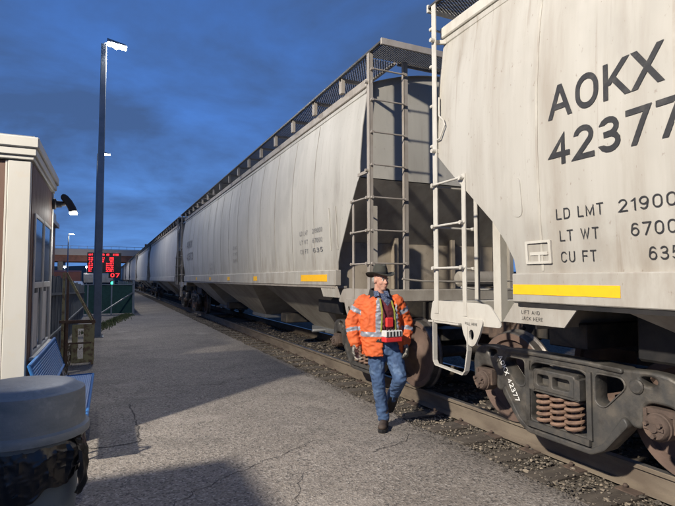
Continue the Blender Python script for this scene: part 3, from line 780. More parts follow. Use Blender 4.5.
# raised wear pads near its end
for yy_ in (c2y(2.0), c2y(1.75)):
    MB().tube([(-(wprof(z-.06)+.012), yy_+.25*(z-2.2)**2*.6, z) for z in (2.1,2.25,2.4,2.6,2.75)], .008, 6).build('guard_bar', M['grey_paint'], car2)

# farther cars: one prototype, copied with its parts
def copy_tree(o, parent=None):
    c = o.copy(); C.objects.link(c)
    if parent is not None: c.parent = parent
    for ch in list(o.children): copy_tree(ch, c)
    return c
car3 = hopper('covered_hopper_car', 'blue-grey covered hopper car third in the train, beyond the weathered grey one', 1.0, 'grey_paint_b', 'trim_grey', .05, 1, (0, YC+3*HL))
side_labels = ['fourth hopper car of the train, a dim grey body just past the third', 'fifth hopper car of the train, far down the platform beside the green fence gate',
               'sixth hopper car of the train, far away beside the fence end', 'seventh hopper car of the train, short of the overpass', 'last visible hopper car of the train, passing under the overpass']
for i, lb in enumerate(side_labels):
    c = copy_tree(car3); c.location = (TX, YC+(5+2*i)*HL, 0); c['label'] = lb

# ================================================================== LIT LAMPS
WHITE = mat('lamp_glass_lit', (1,1,1), .4, emit=(1,.97,.90), estr=90)
def lamp_light(name, loc, target, power, col, size, blend, rad=.12):
    l = bpy.data.lights.new(name, 'SPOT'); l.energy = power; l.color = col; l.spot_size = radians(size); l.spot_blend = blend; l.shadow_soft_size = rad
    o = bpy.data.objects.new(name, l); C.objects.link(o); o.location = loc
    o.rotation_euler = (Vector(target)-Vector(loc)).to_track_quat('-Z', 'Y').to_euler(); return o
# yard floodlight on its mast behind the left edge of the picture: the warm light on the train and the man
FX, FY, FZ = -7.6, -.1, 8.3
fl = empty('floodlight_mast', (FX-.35, FY-.12, 0), 0, 'tall grey mast with a warm square floodlight, left of the platform hut', 'floodlight')
MB().lathe([(.16,0),(.15,.3),(.10,.32),(.075,8.3),(0,8.32)], 16, 'z').build('pole', M['post'], fl)
MB().lathe([(.24,0),(.24,.03),(.17,.04)], 16, 'z').build('base_plate', M['post'], fl)
d = Vector((2.6-FX, 4.2-FY, 1-FZ)).normalized(); u_ = Vector((0,0,1)); r_ = d.cross(u_).normalized(); u_ = r_.cross(d)
def frame_pts(c, hw, hh): return [c-r_*hw-u_*hh, c+r_*hw-u_*hh, c+r_*hw+u_*hh, c-r_*hw+u_*hh]
cc = Vector((.35, .12, FZ))
MB().hull(frame_pts(cc-d*.34, .12, .10), frame_pts(cc-d*.10, .24, .20)).build('floodlight_head', M['post'], fl)
MB().hull(frame_pts(cc-d*.098, .21, .17), frame_pts(cc-d*.085, .21, .17)).build('floodlight_glass', mat('flood_glass_lit', (1,1,1), .4, emit=(1,.86,.66), estr=80), fl)
lamp_light('floodlight_beam', (FX, FY, FZ), (3.0, 3.0, 1.3), 11600, (1, .915, .78), 84, .75, .21)

def lamp_post(x, y, h, label, power, head=.55, dx=1):
    t = empty('lamp_post', (x, y, 0), 0, label, 'lamp post', 'lamp posts standing in a row along the platform')
    b = MB(); s0, s1 = .105, .075
    b.hull([(-s0,-s0,.02),(s0,-s0,.02),(s0,s0,.02),(-s0,s0,.02)], [(-s1,-s1,h),(s1,-s1,h),(s1,s1,h),(-s1,s1,h)]); b.build('pole', M['post'], t, .012)
    b = MB().box(-.17,.17,-.17,.17,0,.025)
    for a in (-1,1):
        for c_ in (-1,1): b.lathe([(.016,.025),(.016,.07),(0,.07)], 6, 'z', (a*.13, c_*.13, 0))
    b.build('base_plate', M['post'], t)
    MB().hull([(.0,-.03,h-.03),(.0,.03,h-.03),(.0,.03,h+.05),(.0,-.03,h+.05)], [(.20,-.03,h+.02),(.20,.03,h+.02),(.20,.03,h+.08),(.20,-.03,h+.08)]).build('bracket', M['post'], t)
    z = h+.06
    MB().hull([(.08,-.15,z-.0),(.08+head,-.15,z-.06),(.08+head,.15,z-.06),(.08,.15,z)], [(.08,-.14,z+.10),(.05+head,-.12,z+.0),(.05+head,.12,z+.0),(.08,.14,z+.10)]).build('lamp_housing', M['post'], t, .01)
    MB().hull([(.11,-.13,z-.025),(.06+head,-.13,z-.085),(.06+head,.13,z-.085),(.11,.13,z-.025)], [(.11,-.13,z-.002),(.06+head,-.13,z-.062),(.06+head,.13,z-.062),(.11,.13,z-.002)]).lathe([(0,-.05),(.05,-.045),(.07,0)],12,'z',(.33,0,z-.08)).build('lamp_glass', WHITE, t)
    lamp_light('lamp_beam', (x+.35, y, z-.25), (x+1.6, y-.5, 0), power, (1,.96,.88), 150, .5, .15)
lamp_post(-.24, 16.0, 8.55, 'nearest lamp post, rising tall and lit beyond the blue bench', 1000)
lamp_post(-.62, 31.5, 8.8, 'second lamp post, its lit head showing halfway up the nearest post', 1300)
lamp_post(-1.25, 60, 8.8, 'third lamp post, its small light just right of the nearest post, above the red board', 1600)
lamp_post(-5.9, 92, 8.9, 'fourth and farthest lamp post, left of the red departure board, above the overpass', 1600, .8)

# ================================================================== PLATFORM HUT
BX, BY = -.675, 5.44
BROWN = mat('brown_siding', (.135,.075,.052), .6, 0, (.10,.058,.042), 3, .8, .1, 30, (1,1,.15))
TRIMW = mat('hut_trim', (.50,.485,.445), .5, 0, (.46,.44,.385), 3, .7, .05, 30, (1,1,.3), dirt=(.50,.44,.35), dscale=6, dlo=.58, dhi=.8)
GLASS = mat('window_glass', (.05,.06,.07), .06, 0, spec=.9)
BLIND = mat('window_blind', (.42,.40,.38), .8, 0, (.30,.28,.27), 5, .6)
hut = empty('platform_hut', (BX, BY, 0), 0, 'small brown platform hut with cream corner post and flat cream roof edge', 'hut')
HY = 1.94; HX = -3.4; HZ = 2.76
MB().box(HX, -.02, .02, HY, 0, HZ).build('wall_core', BROWN, hut)
bd = MB().box(0, .150, -.012, 0, .10, 0+HZ-.01)
x = -.20
pm = None
while x > HX+.2:
    me = MB().box(-.148, 0, -.006, .02, .10, HZ-.01).mesh('wall_board', BROWN, .004) if pm is None else pm
    pm = me; o = link('wall_board', pm, hut); o.location = (x, 0, 0); x -= .158
pm2 = MB().box(-.02, .012, 0, .094, .10, HZ-.01).mesh('wall_board', BROWN, .004)
y = .06
while y < HY-.1:
    o = link('wall_board', pm2, hut); o.location = (0, y, 0)
    y += .100
MB().box(-.178, .006, -.03, .05, 0, HZ-.004).build('corner_post', TRIMW, hut, .006)
MB().box(-.20, -.182, -.018, 0, 0, HZ-.006).build('corner_trim', TRIMW, hut, .003)
MB().box(-.03, .022, HY-.06, HY+.03, 0, HZ-.004).build('corner_post', TRIMW, hut, .004)
MB().box(HX-.03, .03, -.05, HY+.05, 2.765, 2.80).build('roof_fascia', TRIMW, hut, .006)
MB().box(HX-.05, .05, -.07, HY+.07, 2.803, 2.87).build('roof_fascia', TRIMW, hut, .006)
MB().box(HX-.06, .07, -.09, HY+.09, 2.873, 2.975).build('roof_fascia', TRIMW, hut, .010)
MB().box(HX-.03, .03, -.05, HY+.05, 2.976, 2.99).build('roof', M['galv'], hut)
MB().box(HX, .01, 0.004, HY, 0, .10).build('plinth', M['cast_dark'], hut)
def window(y0, y1, z0, z1, zm):
    f = MB(); t = .035
    f.box(.014,.030,y0,y0+t,z0,z1); f.box(.014,.030,y1-t,y1,z0,z1); f.box(.014,.030,y0+t,y1-t,z0,z0+t); f.box(.014,.030,y0+t,y1-t,z1-t,z1); f.box(.014,.034,y0+t,y1-t,zm-.03,zm+.03)
    fo = f.build('window', TRIMW, hut, .003)
    MB().box(.012,.022,y0+t,y1-t,zm+.03,z1-t).build('pane', GLASS, fo)
    MB().box(.012,.018,y0+t,y1-t,z0+t,zm-.03).build('pane', GLASS, fo)
    b = MB(); 
    ym = (y0+y1)/2; b.box(.019,.030,ym-.02,ym+.02,z0+t,zm-.03); b.box(.0185,.028,y0+t+.02,ym-.04,z0+t+.03,zm-.08); b.build('sash', BLIND, fo)
window(.22, .93, .92, 2.30, 1.60); window(.98, 1.70, .92, 2.30, 1.60)
MB().box(.012,.07,.14,1.78,.885,.915).build('window_sill', TRIMW, hut, .004)
MB().box(-1.25,-.37,-.03,-.008,1.05,2.40).build('window_frame', M['cast_dark'], hut, .004)
MB().box(-1.20,-.42,-.036,-.031,1.10,2.35).build('pane', GLASS, hut)
# wall lamp on the far corner
wl = empty('wall_lamp', (BX+.02, BY+HY-.05, 2.62), 0, 'dark curved wall lamp, lit, on the far corner of the brown hut', 'wall lamp')
DK = mat('lamp_dark', (.02,.02,.023), .5)
MB().lathe([(0,0),(.07,0),(.07,.03),(.045,.04),(.04,.10),(0,.10)], 14, 'x').build('mount', DK, wl)
MB().tube([(.06,0,.0),(.12,0,.01),(.16,0,.03)], .032, 8).build('arm', DK, wl)
pr = [(.10,.12),(.13,.13),(.17,.105),(.22,.045),(.262,-.03),(.282,-.085),(.19,-.105),(.165,-.04),(.12,.03),(.085,.075)]
MB().hull([(a,-.085,b) for a, b in pr], [(a,.085,b) for a, b in pr]).build('shade', DK, wl, .012)
MB().box(.192,.276,-.07,.07,-.118,-.100).build('bulb', WHITE, wl)
lamp_light('wall_lamp_beam', (BX+.25, BY+HY-.05, 2.45), (BX+.5, BY+HY+.2, 0), 15, (.95,.95,1), 120, .5, .04)

# ================================================================== BENCH
BLUE = mat('bench_blue', (.035,.16,.42), .38, 0, (.025,.11,.31), 5, .6, .03, 30)
BLUE2 = mat('bench_mesh_blue', (.035,.16,.40), .45, 0, (.02,.085,.22), 90, .6)
bench = empty('bench', (-.30, 5.95, 0), 0, 'blue perforated metal bench against the dark side wall of the hut', 'bench')
L0, L1 = -1.02, 1.18
def panel(name, p0, p1):   # seat or back: perforated slab between two long edges (x,z)
    d = Vector((p1[0]-p0[0], p1[1]-p0[1])); n_ = Vector((-d.y, d.x)).normalized()*.010
    b = MB(); cols = 15; rows = 50
    # frame
    f = MB()
    f.tube([(p0[0], L0, p0[1]), (p0[0], L1, p0[1]), (p1[0], L1, p1[1]), (p1[0], L0, p1[1]), (p0[0], L0, p0[1])], .016, 8, False)
    fo = f.build(name, BLUE, bench)
    for i in range(cols+1):
        t = i/cols; x, z = p0[0]+d.x*t, p0[1]+d.y*t
        b.bar((x, L0, z), (x, L1, z), .0125, .005)
    for k in range(rows*2+1):
        yv = L0+(L1-L0)*k/(rows*2); b.bar((p0[0], yv, p0[1]), (p1[0], yv, p1[1]), .013, .004)
    q = b.build('steel_mesh', BLUE2, fo); q['kind'] = 'stuff'
panel('seat', (-.14,.45), (.16,.46)); panel('backrest', (-.17,.60), (-.28,.93))
for yv in (L0+.25, L1-.25):
    b = MB(); b.tube([(.10,yv,0),(.06,yv,.42),(-.14,yv,.43),(-.18,yv,.60),(-.28,yv,.88)], .018, 8); b.build('leg', M['galv'], bench)
    MB().tube([(-.24,yv,0),(-.15,yv,.42)], .018, 8).build('leg', M['galv'], bench)
for yv in (L0+.02,):
    MB().tube([(-.16,yv,.45),(-.22,yv,.66),(-.12,yv,.69),(.06,yv,.67),(.12,yv,.60),(.12,yv,.46)], .019, 8).build('armrest', BLUE if yv < 0 else M['galv'], bench)

# ================================================================== BIN
bn = empty('trash_bin', (-.405, 3.33, 0), 0, 'round grey trash bin with domed lid and black liner at the lower left', 'bin')
BG = mat('bin_plastic', (.135,.165,.185), .42, 0, (.11,.135,.15), 4, .7, .08, 60, dirt=(.24,.26,.27), dscale=7, dlo=.55, dhi=.8)
BLID = mat('bin_lid_plastic', (.215,.235,.24), .52, 0, (.12,.145,.16), 3, .8, .15, 60, (1,1,3), dirt=(.36,.38,.39), dscale=9, dlo=.55, dhi=.78)
MB().lathe([(0,0),(.235,0),(.245,.02),(.285,.76),(.30,.77),(.305,.81),(0,.81)], 48, 'z').build('body', BG, bn)
b = MB().lathe([(.318,.795),(.328,.80),(.332,.825),(.325,.84),(.312,.845),(.306,.85),(.301,1.028),(.298,1.040),(.290,1.045),(.27,1.052),(.25,1.070),(.22,1.078),(.12,1.088),(0,1.092)], 64, 'z'); b.build('lid', BLID, bn)
b = MB()
for k, a in enumerate((2.9, 3.35)):
    pass
prl = [(.302,.86),(.304,1.02)]
MB().hull([(.306*cos(a),.306*sin(a),z) for a, z in ((3.4,.86),(3.95,.86),(3.95,1.02),(3.4,1.02))], [(.312*cos(a),.312*sin(a),z) for a, z in ((3.42,.87),(3.93,.87),(3.93,1.01),(3.42,1.01))]).build('swing_flap', BLID, bn, .003)
BAG = mat('bin_bag', (.010,.010,.011), .30, 0, (.016,.016,.017), 5, .5, .25, 14, spec=.6)
V = []; F = []; nr = 46; na = 150
for i in range(nr):
    t = i/(nr-1); z = .795-.33*t
    for k in range(na):
        a = 2*pi*k/na; c_, s_ = cos(a), sin(a)
        hem = (.05*noise.noise((c_*3, s_*3, 9))+.12*c_+.02)*t
        q = noise.noise((c_*3+1, s_*3, z*5)); q2 = abs(noise.noise((c_*8, s_*8+z*3, z*4+4))); q3 = abs(noise.noise((c_*20, s_*20+2, z*22)))
        fold = abs(noise.noise((c_*5+.6*z, s_*5, z*1.6))); cr_ = abs(noise.noise((c_*6+z*5, s_*6-z*4, z*7)))
        r = .296-.010*t+.020*min(1, t*4)*(.5+q*.9)+.020*max(0, .5-fold*3)*min(1, t*5)+.015*max(0, .5-cr_*3.5)*min(1, t*6)
        if abs(((a-5.75+pi) % (2*pi))-pi) < .20: r += .022*sin(min(1, t*1.3)*pi)
        V.append((c_*r, s_*r, z+hem))
for i in range(nr-1):
    for k in range(na): F.append((i*na+k, i*na+(k+1)%na, (i+1)*na+(k+1)%na, (i+1)*na+k))
MB().add(V, F, True).build('liner_bag', BAG, bn)
V = []; F = []
for i in range(14):      # knotted flap of the bag hanging on the right
    t = i/13
    for k in range(10):
        s_ = k/9; wv = .03*noise.noise((t*4, s_*3, 2)); rr = .325+.03*sin(t*pi)+wv
        a = -.62+.26*s_; V.append((cos(a)*rr, sin(a)*rr, .80-.30*t-.03*sin(s_*3)))
for i in range(13):
    for k in range(9): F.append((i*10+k, i*10+k+1, i*10+k+11, i*10+k+10))
MB().add(V, F, True).build('bag_flap', BAG, bn)

# ================================================================== YELLOW CART
YC_ = mat('old_yellow_paint', (.42,.36,.17), .65, 0, (.19,.11,.06), 9, .9, .3, 40, lo=.48, hi=.6)
RUS = mat('frame_rust', (.13,.075,.05), .85, 0, (.20,.13,.08), 9, .8, .3, 40)
ct = empty('baggage_cart', (-.62, 11.0, 0), 0, 'old rusty yellow iron baggage cart with tall bracing, beside the slatted fence', 'cart')
for x, hh in ((-.14,1.78),(-.07,1.72)): MB().bar((x,0,0),(x,0,hh),.045,.045).build('upright', YC_ if x < -.1 else RUS, ct)
MB().bar((-.10,0,1.78),(.36,-.05,.86),.05,.04).build('brace', YC_, ct)
MB().bar((-.06,.06,1.70),(.42,.05,.80),.035,.03).build('brace', RUS, ct)
MB().bar((-.20,0,.84),(.42,0,.84),.06,.05).build('cross_bar', RUS, ct)
MB().bar((-.16,0,.42),(.36,0,.42),.04,.03).build('cross_bar', RUS, ct)
v, f = plate([[(.02,.04),(.36,.04),(.36,.78),(.02,.78)], [(.12,.12),(.22,.12),(.22,.70),(.12,.70)]], .03)
MB().add([(a, c_, b_) for a, b_, c_ in v], f).build('end_panel', YC_, ct, .004)
MB().bar((-.14,.5,0),(-.14,.5,.84),.045,.045).build('upright', RUS, ct); MB().bar((.38,.5,0),(.38,.5,.84),.045,.045).build('upright', YC_, ct)
MB().bar((.38,0,.0),(.38,0,.84),.045,.045).build('upright', YC_, ct)
MB().box(-.16,.40,.0,.5,.80,.83).build('deck', RUS, ct)
for yv in (.05,.45): MB().lathe([(0,-.03),(.05,-.03),(.11,-.02),(.12,.0),(.11,.02),(.05,.03),(0,.03)], 16, 'x', (-.24, yv, .12)).build('wheel', M['cast_dark'], ct)

# ================================================================== FENCES
SL = mat('fence_slat_grey', (.11,.125,.14), .75, 0, (.07,.08,.09), 4, .8, .1, 30, (1,1,.3))
GR = mat('fence_screen_green', (.020,.070,.062), .85, 0, (.012,.045,.04), 7, .8, .2, 60, (1,1,1))
fn = empty('slatted_fence', (-.95, 8.0, 0), 0, 'grey vertical slat fence running from the hut back towards the lamp post', 'fence')
rnds = random.Random(3); ns = 118; sl_me = MB().box(-.012,.012,-.055,.055,.05,1.0).mesh('slat', SL)
for i in range(ns):
    y = .06+.145*i; h = 1.80-.45*(y/17.5)
    o = link('slat', sl_me, fn); o.location = (0+rnds.uniform(-.006,.006), y, 0); o.scale = (1,1,h); o.rotation_euler = (0, rnds.uniform(-.01,.01), 0)
for zz in (.35,.80): MB().bar((.03,0,zz*1.8),(.03,17.3,zz*1.32),.04,.05).build('fence_rail', SL, fn)
for i in range(8): MB().bar((-.04,2.45*i,0),(-.04,2.45*i,1.86-.45*i/7),.07,.07).build('fence_post', M['post'], fn)
gf = empty('screened_fence', (1.14, 25.9, 0), 0, 'dark green screened fence gate ending at a post beside the far pavement', 'fence')
MB().bar((0,0,0),(0,0,1.62),.10,.10).build('fence_post', M['post'], gf)
for x in (-.95,-1.95): MB().bar((x,0,0),(x,0,1.40),.06,.06).build('fence_post', M['post'], gf)
V = []; F = []
for i in range(41):
    for j in range(7): V.append((-2.1+2.1*i/40, .02*noise.noise((i*.3,j*.4,0)), .05+1.32*j/6))
for i in range(40):
    for j in range(6): F.append((i*7+j, (i+1)*7+j, (i+1)*7+j+1, i*7+j+1))
MB().add(V, F, True).build('green_screen', GR, gf)
MB().bar((-2.1,-.03,1.40),(0,-.03,1.40),.04,.04).build('fence_rail', M['post'], gf)
MB().bar((-1.55,-1.7,.05),(-.03,-.10,1.02),.05,.05).build('brace', M['galv'], gf)
V2 = MB()
fb = empty('green_fence', (1.14, 25.9, 0), 0, 'green screened fence running back beside the far train, behind the gate post', 'fence')
for i in range(10): MB().bar((.0,.15+4*i,0),(.0,.15+4*i,1.5),.07,.07).build('fence_post', M['post'], fb)
MB().box(-.01,.01,.2,36,.05,1.45).build('green_screen', GR, fb)
# low side fence of the yard behind the red board
# weeds
def blades(name, n, fx, h0, h1, m, label, cat):
    b = MB()
    for _ in range(n):
        x, y = fx(); h = random.uniform(h0, h1); a = random.random()*6.28; wv = random.uniform(.006,.016)
        dx, dy = cos(a), sin(a); lx, ly = random.uniform(-.5,.5)*h, random.uniform(-.5,.5)*h
        p = [(x-dx*wv,y-dy*wv,0),(x+dx*wv,y+dy*wv,0),(x+lx*.5+dx*wv,y+ly*.5+dy*wv,h*.6),(x+lx,y+ly,h),(x+lx*.5-dx*wv,y+ly*.5-dy*wv,h*.6)]
        b.add(p, [(0,1,2,4),(4,2,3)])
    o = b.build(name, m); tag(o, label, cat, kind='stuff')
WD = mat('weed_green', (.05,.085,.03), .8, 0, (.11,.10,.05), 3, .8)
blades('weeds', 2600, lambda: ((lambda t, q: (-.50+t*1.45+q*.12-.05, 17.2+t*8.3-abs(q)*.25))(random.random()**.8, random.gauss(0,1))), .03, .13, WD, 'low weeds growing along the foot of the green fence by the lamp post', 'weeds')
blades('dry_weeds', 700, lambda: (random.gauss(-.80,.10), random.uniform(8,14)), .03, .14, mat('weed_dry', (.13,.10,.06), .9), 'dry weeds at the foot of the slatted fence and the cart', 'weeds')

# ================================================================== DEPARTURE BOARD
db = empty('display_board', (-.2, 34, 0), radians(-3), 'black departure board with glowing red figures above the green fence', 'display board')
RED = mat('led_red', (.3,.01,.01), .5, emit=(1,.03,.04), estr=1.9)
S = 34*.92/503.0
def bp(px, py): return ((px-103.5)*S*1.03, (279-py)*S+1.66)
x0, z0 = bp(88.8, 273.5); x1, z1 = bp(118.3, 253)
MB().box(x0,x1,-.12,.12,z0,z1).build('cabinet', M['black'], db, .02)
x2, z2 = bp(107.5, 278); x3, z3 = bp(118.3, 273.6)
MB().box(x2,x3,-.10,.10,z2,z3).build('lower_cabinet', M['black'], db, .01)
seg = MB(); rr = random.Random(5)
def sg_(a, b_, c_, d_):
    nn_ = max(1, round((b_-a)/.62)); wd_ = (b_-a)/nn_
    for q in range(nn_):
        if rr.random() < .10: continue
        xa, za = bp(a+q*wd_+.07, d_); xb, zb = bp(a+(q+1)*wd_-.07, c_+rr.choice((0,0,.35))); seg.box(xa, xb, -.126, -.121, za, zb)
for a, b_ in ((90,93.5),(101,103.6),(105.3,107.8),(111,113.4),(113.9,116)): sg_(a, b_, 254, 256)
for r in range(8):
    yy = 257.6+r*1.85
    sg_(90+rr.uniform(0,.3), 91.6, yy, yy+1.35); sg_(92, 93.8-.25*max(0,r-5), yy, yy+1.35)
    if r < 3 : sg_(100,103.8-.3*r, yy, yy+1.35)
    else: sg_(100,102.4-.1*r, yy, yy+1.35)
    if r >= 3: sg_(105.2,107.6, yy, yy+1.35)
    sg_(108,111.8, yy, yy+1.35)
o = seg.build('lit_figures', RED, db); o['kind'] = 'stuff'
seg = MB()
V, F = text_mesh('07', .26, .50, .2); xx, zz = bp(109.3, 277.4)
MB().add([(xx+x, -.106, zz+y) for x, y, l_ in V], F).build('lit_number', RED, db)
for x in (-.55,.55): MB().bar((x,.0,0),(x,.0,z0+.1),.09,.09).build('support_post', M['post'], db)

# green signal behind the fence
gs = empty('signal_light', (.30, 36.5, 0), 0, 'small green signal light glowing just below the red board', 'signal')
MB().bar((0,0,0),(0,0,1.25),.06,.06).build('post', M['post'], gs); MB().box(-.14,.14,-.08,.08,1.22,1.56).build('housing', M['black'], gs, .01)
MB().lathe([(0,-.09),(.10,-.085),(.10,-.06)], 14, 'y', (0,0,1.39)).build('green_lens', mat('green_lens', (.02,.3,.15), .4, emit=(.03,1,.45), estr=6), gs)

# ================================================================== OVERPASS AND FAR YARD
ov = empty('overpass', (0, 120, 0), radians(1.0), 'long concrete road overpass with brown girders crossing above the far end of the train', 'overpass')
CONC = mat('overpass_concrete', (.34,.31,.28), .85, 0, (.32,.29,.26), .6, .8)
GIRD = mat('girder_brown', (.22,.095,.065), .75, 0, (.08,.045,.035), .8, .8)
MB().box(-70,70,-5.2,5.2,6.62,6.85).build('deck', CONC, ov)
for s in (-1,1): MB().box(-70,70,*sorted((s*5.0,s*5.25)),6.5,7.75).build('parapet', CONC, ov)
for y in (-4.6,-1.6,1.6,4.6): MB().box(-70,70,y-.2,y+.2,5.25,6.6).build('girder', GIRD, ov)
for s in (-1,1):
    MB().box(-70,70,*sorted((s*5.08,s*5.14)),8.35,8.42).build('railing_bar', M['galv'], ov)
    b = MB()
    for i in range(94): b.box(-70+1.5*i-.03,-70+1.5*i+.03,s*5.11-.03,s*5.11+.03,7.7,8.4)
    q = b.build('railing_posts', M['galv'], ov); q['kind'] = 'stuff'
for x in (-34,-8.8,14,38):
    MB().box(x-.5,x+.5,-4.5,4.5,-.1,5.26).build('pier', CONC if x > -9 and False else M['cast'], ov, .05)
MB().box(7.0,7.45,-5.5,-5.3,7.0,9.1).build('parapet_post', GIRD, ov)
def yard_lamp(x, y, h, lab):
    t = empty('yard_light', (x, y, 0), 0, lab, 'lamp', 'small far lights under the overpass')
    MB().tube([(0,0,0),(0,0,h)], .07, 6).build('pole', M['post'], t); MB().lathe([(0,-.22),(.22,-.1),(.18,.1),(0,.16)], 10, 'z', (0,0,h)).build('lamp_glass', WHITE, t)
    pl_ = bpy.data.lights.new('yard_lamp_bulb', 'POINT'); pl_.energy = 260; pl_.color = (1,.86,.68); pl_.shadow_soft_size = .25
    po = bpy.data.objects.new('yard_lamp_bulb', pl_); C.objects.link(po); po.location = (x, y, h+.75)
yard_lamp(-7.4, 108, 3.95, 'left of the two tiny white yard lights under the overpass'); yard_lamp(-3.65, 108, 3.95, 'right of the two tiny white yard lights under the overpass, beside the red board')
# far hills with buildings
def ridge(name, y, h, seed, m, label=None):
    V = []; F = []; n = 160
    for i in range(n+1):
        x = -900+1800*i/n; hh = h*(.75+.35*noise.noise((x*.006, seed, 0))+.12*noise.noise((x*.03, seed, 5)))
        V += [(x, y, -1), (x, y+30, hh), (x, y+160, hh*.9), (x, y+300, -1)]
    for i in range(n):
        for k in range(3): a = i*4+k; F.append((a, a+4, a+5, a+1))
    o = MB().add(V, F, True).build(name, m); o['kind'] = 'structure'
ridge('hills', 620, 17, 1.5, mat('far_hill', (.05,.055,.05), .95, 0, (.07,.07,.06), .03, .8))
# far yard: freight cars and a parked car behind the fence
def box_car(x, y, Lx, h, m, lab, rz=0):
    t = empty('boxcar', (x, y, 0), rz, lab, 'boxcar', 'boxcars standing in the far yard')
    MB().box(-Lx/2,Lx/2,-1.4,1.4,1.0,h).build('body', m, t, .04)
    MB().hull([(-Lx/2,-1.45,h),(Lx/2,-1.45,h),(Lx/2,1.45,h),(-Lx/2,1.45,h)], [(-Lx/2,-.2,h+.28),(Lx/2,-.2,h+.28),(Lx/2,.2,h+.28),(-Lx/2,.2,h+.28)]).build('roof', m, t)
    MB().box(-1.1,1.1,-1.46,-1.405,1.05,h-.15).build('sliding_door', m, t)
    b = MB()
    for k in range(int(Lx/1.1)): 
        xx = -Lx/2+.5+k*1.1
        if abs(xx) > 1.3: MB().box(xx-.05,xx+.05,-1.46,-1.405,1.05,h-.05).build('rib', m, t)
    for s in (-1,1):
        for a in (-.85,.85): MB().lathe([(0,-.07),(.40,-.07),(.42,.07),(0,.07)], 14, 'y', (s*(Lx/2-1.8)+a,-.75,.45)).build('wheel', M['cast_dark'], t)
box_car(-10.3, 104, 6.8, 2.6, mat('boxcar_white', (.42,.43,.43), .6, 0, (.3,.3,.3), .8, .7), 'pale grey boxcar far off behind the slatted fence')
box_car(-7.0, 101, 5.4, 2.9, mat('boxcar_brown', (.13,.04,.03), .7, 0, (.09,.035,.03), .8, .7), 'dark red boxcar far off behind the slatted fence')
box_car(-1.5, 104, 5.0, 2.5, M['grey_paint_b'], 'grey boxcar far off behind the red departure board')
pc = empty('parked_car', (-3.3, 66, 0), radians(0), 'light grey parked car seen over the slatted fence left of the lamp post', 'car')
pr = [(-.86,.32),(-.88,.75),(-.80,.88),(-.62,1.34),(-.5,1.40),(.5,1.40),(.62,1.34),(.80,.88),(.88,.75),(.86,.32)]
CARP = mat('car_silver', (.40,.43,.46), .35, .4)
MB().hull([(a,-.2 if b>.9 else -2.0,b) for a, b in pr], [(a,1.0 if b>.9 else 2.1,b) for a, b in pr]).build('body', CARP, pc, .03)
MB().hull([(-.70,-1.05,.90),(.70,-1.05,.90),(.56,-.30,1.32),(-.56,-.30,1.32)], [(-.70,-1.0,.90),(.70,-1.0,.90),(.56,-.25,1.32),(-.56,-.25,1.32)]).build('windscreen', GLASS, pc)
for sx in (-1,1):
    for sy in (-1.3,1.3): MB().lathe([(0,-.1),(.30,-.1),(.32,.1),(0,.1)], 18, 'x', (sx*.80, sy, .32)).build('wheel', M['black'], pc)
    MB().box(sx*.62-.14,sx*.62+.14,-2.04,-1.98,.62,.74).build('headlight', M['galv'], pc)

# steel canopy frame left of the picture, whose shadow falls across the near asphalt
cf = empty('canopy_frame', (-1.70, 3.12, 0), 0, 'bare steel canopy frame beside the bin, left of the platform hut', 'canopy')
MB().box(-3.6,.0,-.06,.06,2.40,2.68).build('beam', M['post'], cf, .006); MB().box(-.06,.06,-3.4,-.062,2.42,2.66).build('beam', M['post'], cf, .006)
for x, y in ((-3.5,0),(-3.5,-3.3)): MB().bar((x,y,0),(x,y,2.39),.10,.10).build('post', M['post'], cf)
MB().box(-3.56,.0,-3.40,-3.28,2.38,2.64).build('beam', M['post'], cf)
MB().box(-3.56,-3.44,-3.27,-.065,2.41,2.65).build('beam', M['post'], cf)

MB().box(-3.43,-.14,-3.27,-.07,2.655,2.675).build('roof_panel', M['galv'], cf)

